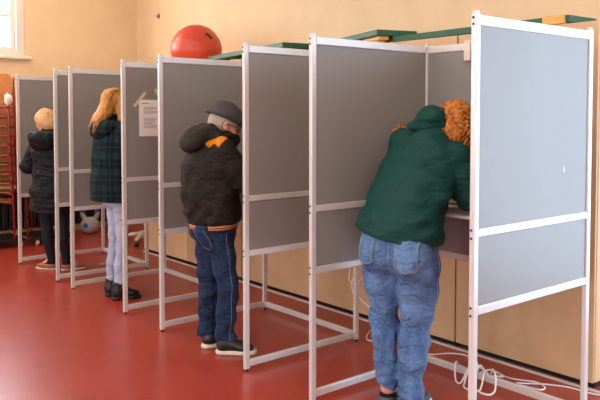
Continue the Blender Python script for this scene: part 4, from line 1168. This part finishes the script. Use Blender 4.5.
# ---- the woman in the black coat ------------------------------------------------
def black_woman():
    O = (.206, 6.703); yaw = R(40); fr = frame(O, yaw)
    t_ = thing('person', 'woman with pale blond hair in long black padded coat standing at the farthest booth', 'person', (O[0], O[1], 0), yaw)
    hd = V(.02, .145, 1.508); fw = (.42, .86, -.28); up = (.12, .24, .95)
    J = dict(body=[((.0, .045, .84), .14, .10), ((.0, .06, .98), .125, .095), ((.0, .075, 1.18), .14, .10), ((.0, .09, 1.33), .11, .07)],
             shL=(.0, .215, 1.275), elL=(.03, .345, 1.045), wrL=(.24, .22, 1.12), shR=(.0, -.065, 1.30), elR=(.07, -.12, 1.06), wrR=(.26, .02, 1.11),
             hipL=(0, .165, .82), knL=(.01, .13, .45), anL=(-.0, .075, .10), hipR=(0, -.02, .82), knR=(.01, -.05, .45), anR=(.0, -.085, .10),
             toeL=(.2, 1), toeR=(.7, -.7), neck0=(.0, .09, 1.35), neck1=(.01, .12, 1.46))
    F = Field((-.26, -.26, .0), (.48, .48, 1.70), .006)
    body_limbs(F, J)
    P, a, b, c = head(F, hd, fw, up, .97)
    hand(F, J['wrL'], (.9, -.3, -.10), (0, 0, -1), -1, .92, .3); hand(F, J['wrR'], (.9, .3, -.05), (.1, .3, -1), 1, .92, .6)
    F.mesh('body', M['skin'], t_); eyes(P, a, b, c, t_, .97)
    F = Field((-.18, -.22, .05), (.20, .28, 1.0), .007)
    F.loft([((0, .07, .84), .155, .11), ((0, .07, .95), .14, .105)], (0, 1, 0), .04)
    for s_ in 'LR':
        an = V(*J['an'+s_]); kn = V(*J['kn'+s_]); hp = V(*J['hip'+s_])
        F.chain([hp, hp*.5+kn*.5, kn, kn*.62+an*.38+V(-.022, 0, 0), an, an+V(0, 0, -.04)], [.085, .074, .056, .056, .039, .040], .015)
        tv = V(*(J['toe'+s_]+(0,))); F.cone(an+V(0, 0, -.03), an+unit(tv)*.09+V(0, 0, -.055), .038, .030, .02)
    F.clip((0, 0, .965), (0, 0, 1)); F.mesh('tights', M['tights'], t_)
    F = Field((-.28, -.28, .54), (.36, .50, 1.50), .008)
    F.loft([((-.0, .07, .58), .225, .175), ((-.0, .065, .80), .212, .165), ((.0, .065, 1.0), .182, .14), ((.0, .075, 1.2), .188, .14), ((.0, .09, 1.33), .145, .10)], (0, 1, 0), .04)
    for s_ in 'LR': F.chain([J['sh'+s_], J['el'+s_], J['wr'+s_]], [.080, .073, .052], .035)
    F.chain([(.0, .09, 1.35), (.005, .10, 1.41)], [.09, .07], .03)
    F.ripple(.005, waves(10, 22, 55, (.8, .8, 1.4)))
    F.clip((0, .07, .590), (0, .08, -1))
    F.mesh('coat', M['black_puffer'], t_)
    F = Field((-.28, -.16, 1.16), (.14, .34, 1.50), .007)
    F.chain([(.06, -.01, 1.335), (-.05, -.05, 1.345), (-.14, .0, 1.36), (-.17, .09, 1.355), (-.14, .17, 1.36), (-.05, .195, 1.35), (.06, .175, 1.335)], [.03, .045, .050, .052, .048, .036, .026], .04)
    F.ell((-.14, .09, 1.295), (.065, .135, .095), (.95, 0, .3), (0, 0, 1), .05)
    F.ripple(.005, waves(8, 26, 55)); F.ell((.02, .13, 1.44), (.10, .085, .12), k=.02, op=-1)
    F.mesh('hood', M['black_puffer'], t_)
    F = Field(hd-V(.2, .2, .2), hd+V(.2, .2, .18), .006)
    F.ell(P(-.018, 0, .032), (.110, .092, .097), a, c, .02)
    F.ell(P(-.055, 0, -.04), (.070, .078, .075), a, c, .04)
    F.cone(P(-.09, -.03, -.02), P(-.075, -.05, -.095), .035, .024, .04)
    F.ripple(.0035, waves(10, 60, 130, (1, 1, .35))); F.ell(P(.105, 0, -.035), (.085, .070, .088), a, c, .02, -1)
    hr = F.mesh('hair', M['hair_blond'], t_)
    st = strands([(P(.055, 0, .100), b*.035, a*.015), (P(-.03, 0, .125), b*.04, c*.003), (P(-.118, 0, .06), b*.05, c*.02), (P(-.118, 0, -.02), b*.04, c*.02), (P(-.085, -.02, -.08), b*.045, c*.02)], 26, 1, .004, 8, .003)
    st.build('hair_strands', M['hair_blond'], hr, True)['kind'] = 'stuff'
    for s_, d in (('L', unit(V(.15, 1, 0))), ('R', unit(V(.62, -.78, 0)))):
        an = V(*J['an'+s_]); h_ = an-d*.055; e_ = an+d*.18
        shoe(t_, (h_[0], h_[1]), (e_[0], e_[1]), 'shoe', M['shoe_tan'], M['sole'], wd=.041, ht=.060, sole_h=.018)
    return t_

man(); green_woman(); plaid_woman(); black_woman()

# ------------------------------------------------------------------ camera and view
cd = bpy.data.cameras.new('camera'); cam = bpy.data.objects.new('camera', cd); COL.objects.link(cam)
cd.sensor_fit = 'HORIZONTAL'; cd.sensor_width = 36; cd.lens = 716.44/600*36
cd.shift_y = -(200-146.63)/600; cd.clip_start = .05; cd.clip_end = 100
yaw, pitch = .689, .0421
cam.location = (-2.4975, -.4396, 1.5576)
cam.rotation_euler = (math.pi/2-pitch, 0, -yaw)
SC.camera = cam
SC.view_settings.view_transform = 'Standard'; SC.view_settings.look = 'None'
SC.view_settings.gamma = 1; SC.view_settings.use_curve_mapping = False
SC.view_settings.exposure = 0.05
SC.cycles.max_bounces = 8; SC.cycles.diffuse_bounces = 5; SC.cycles.glossy_bounces = 4
SC.cycles.transparent_max_bounces = 12
SC.cycles.sample_clamp_indirect = 6
SC.cycles.use_denoising = True
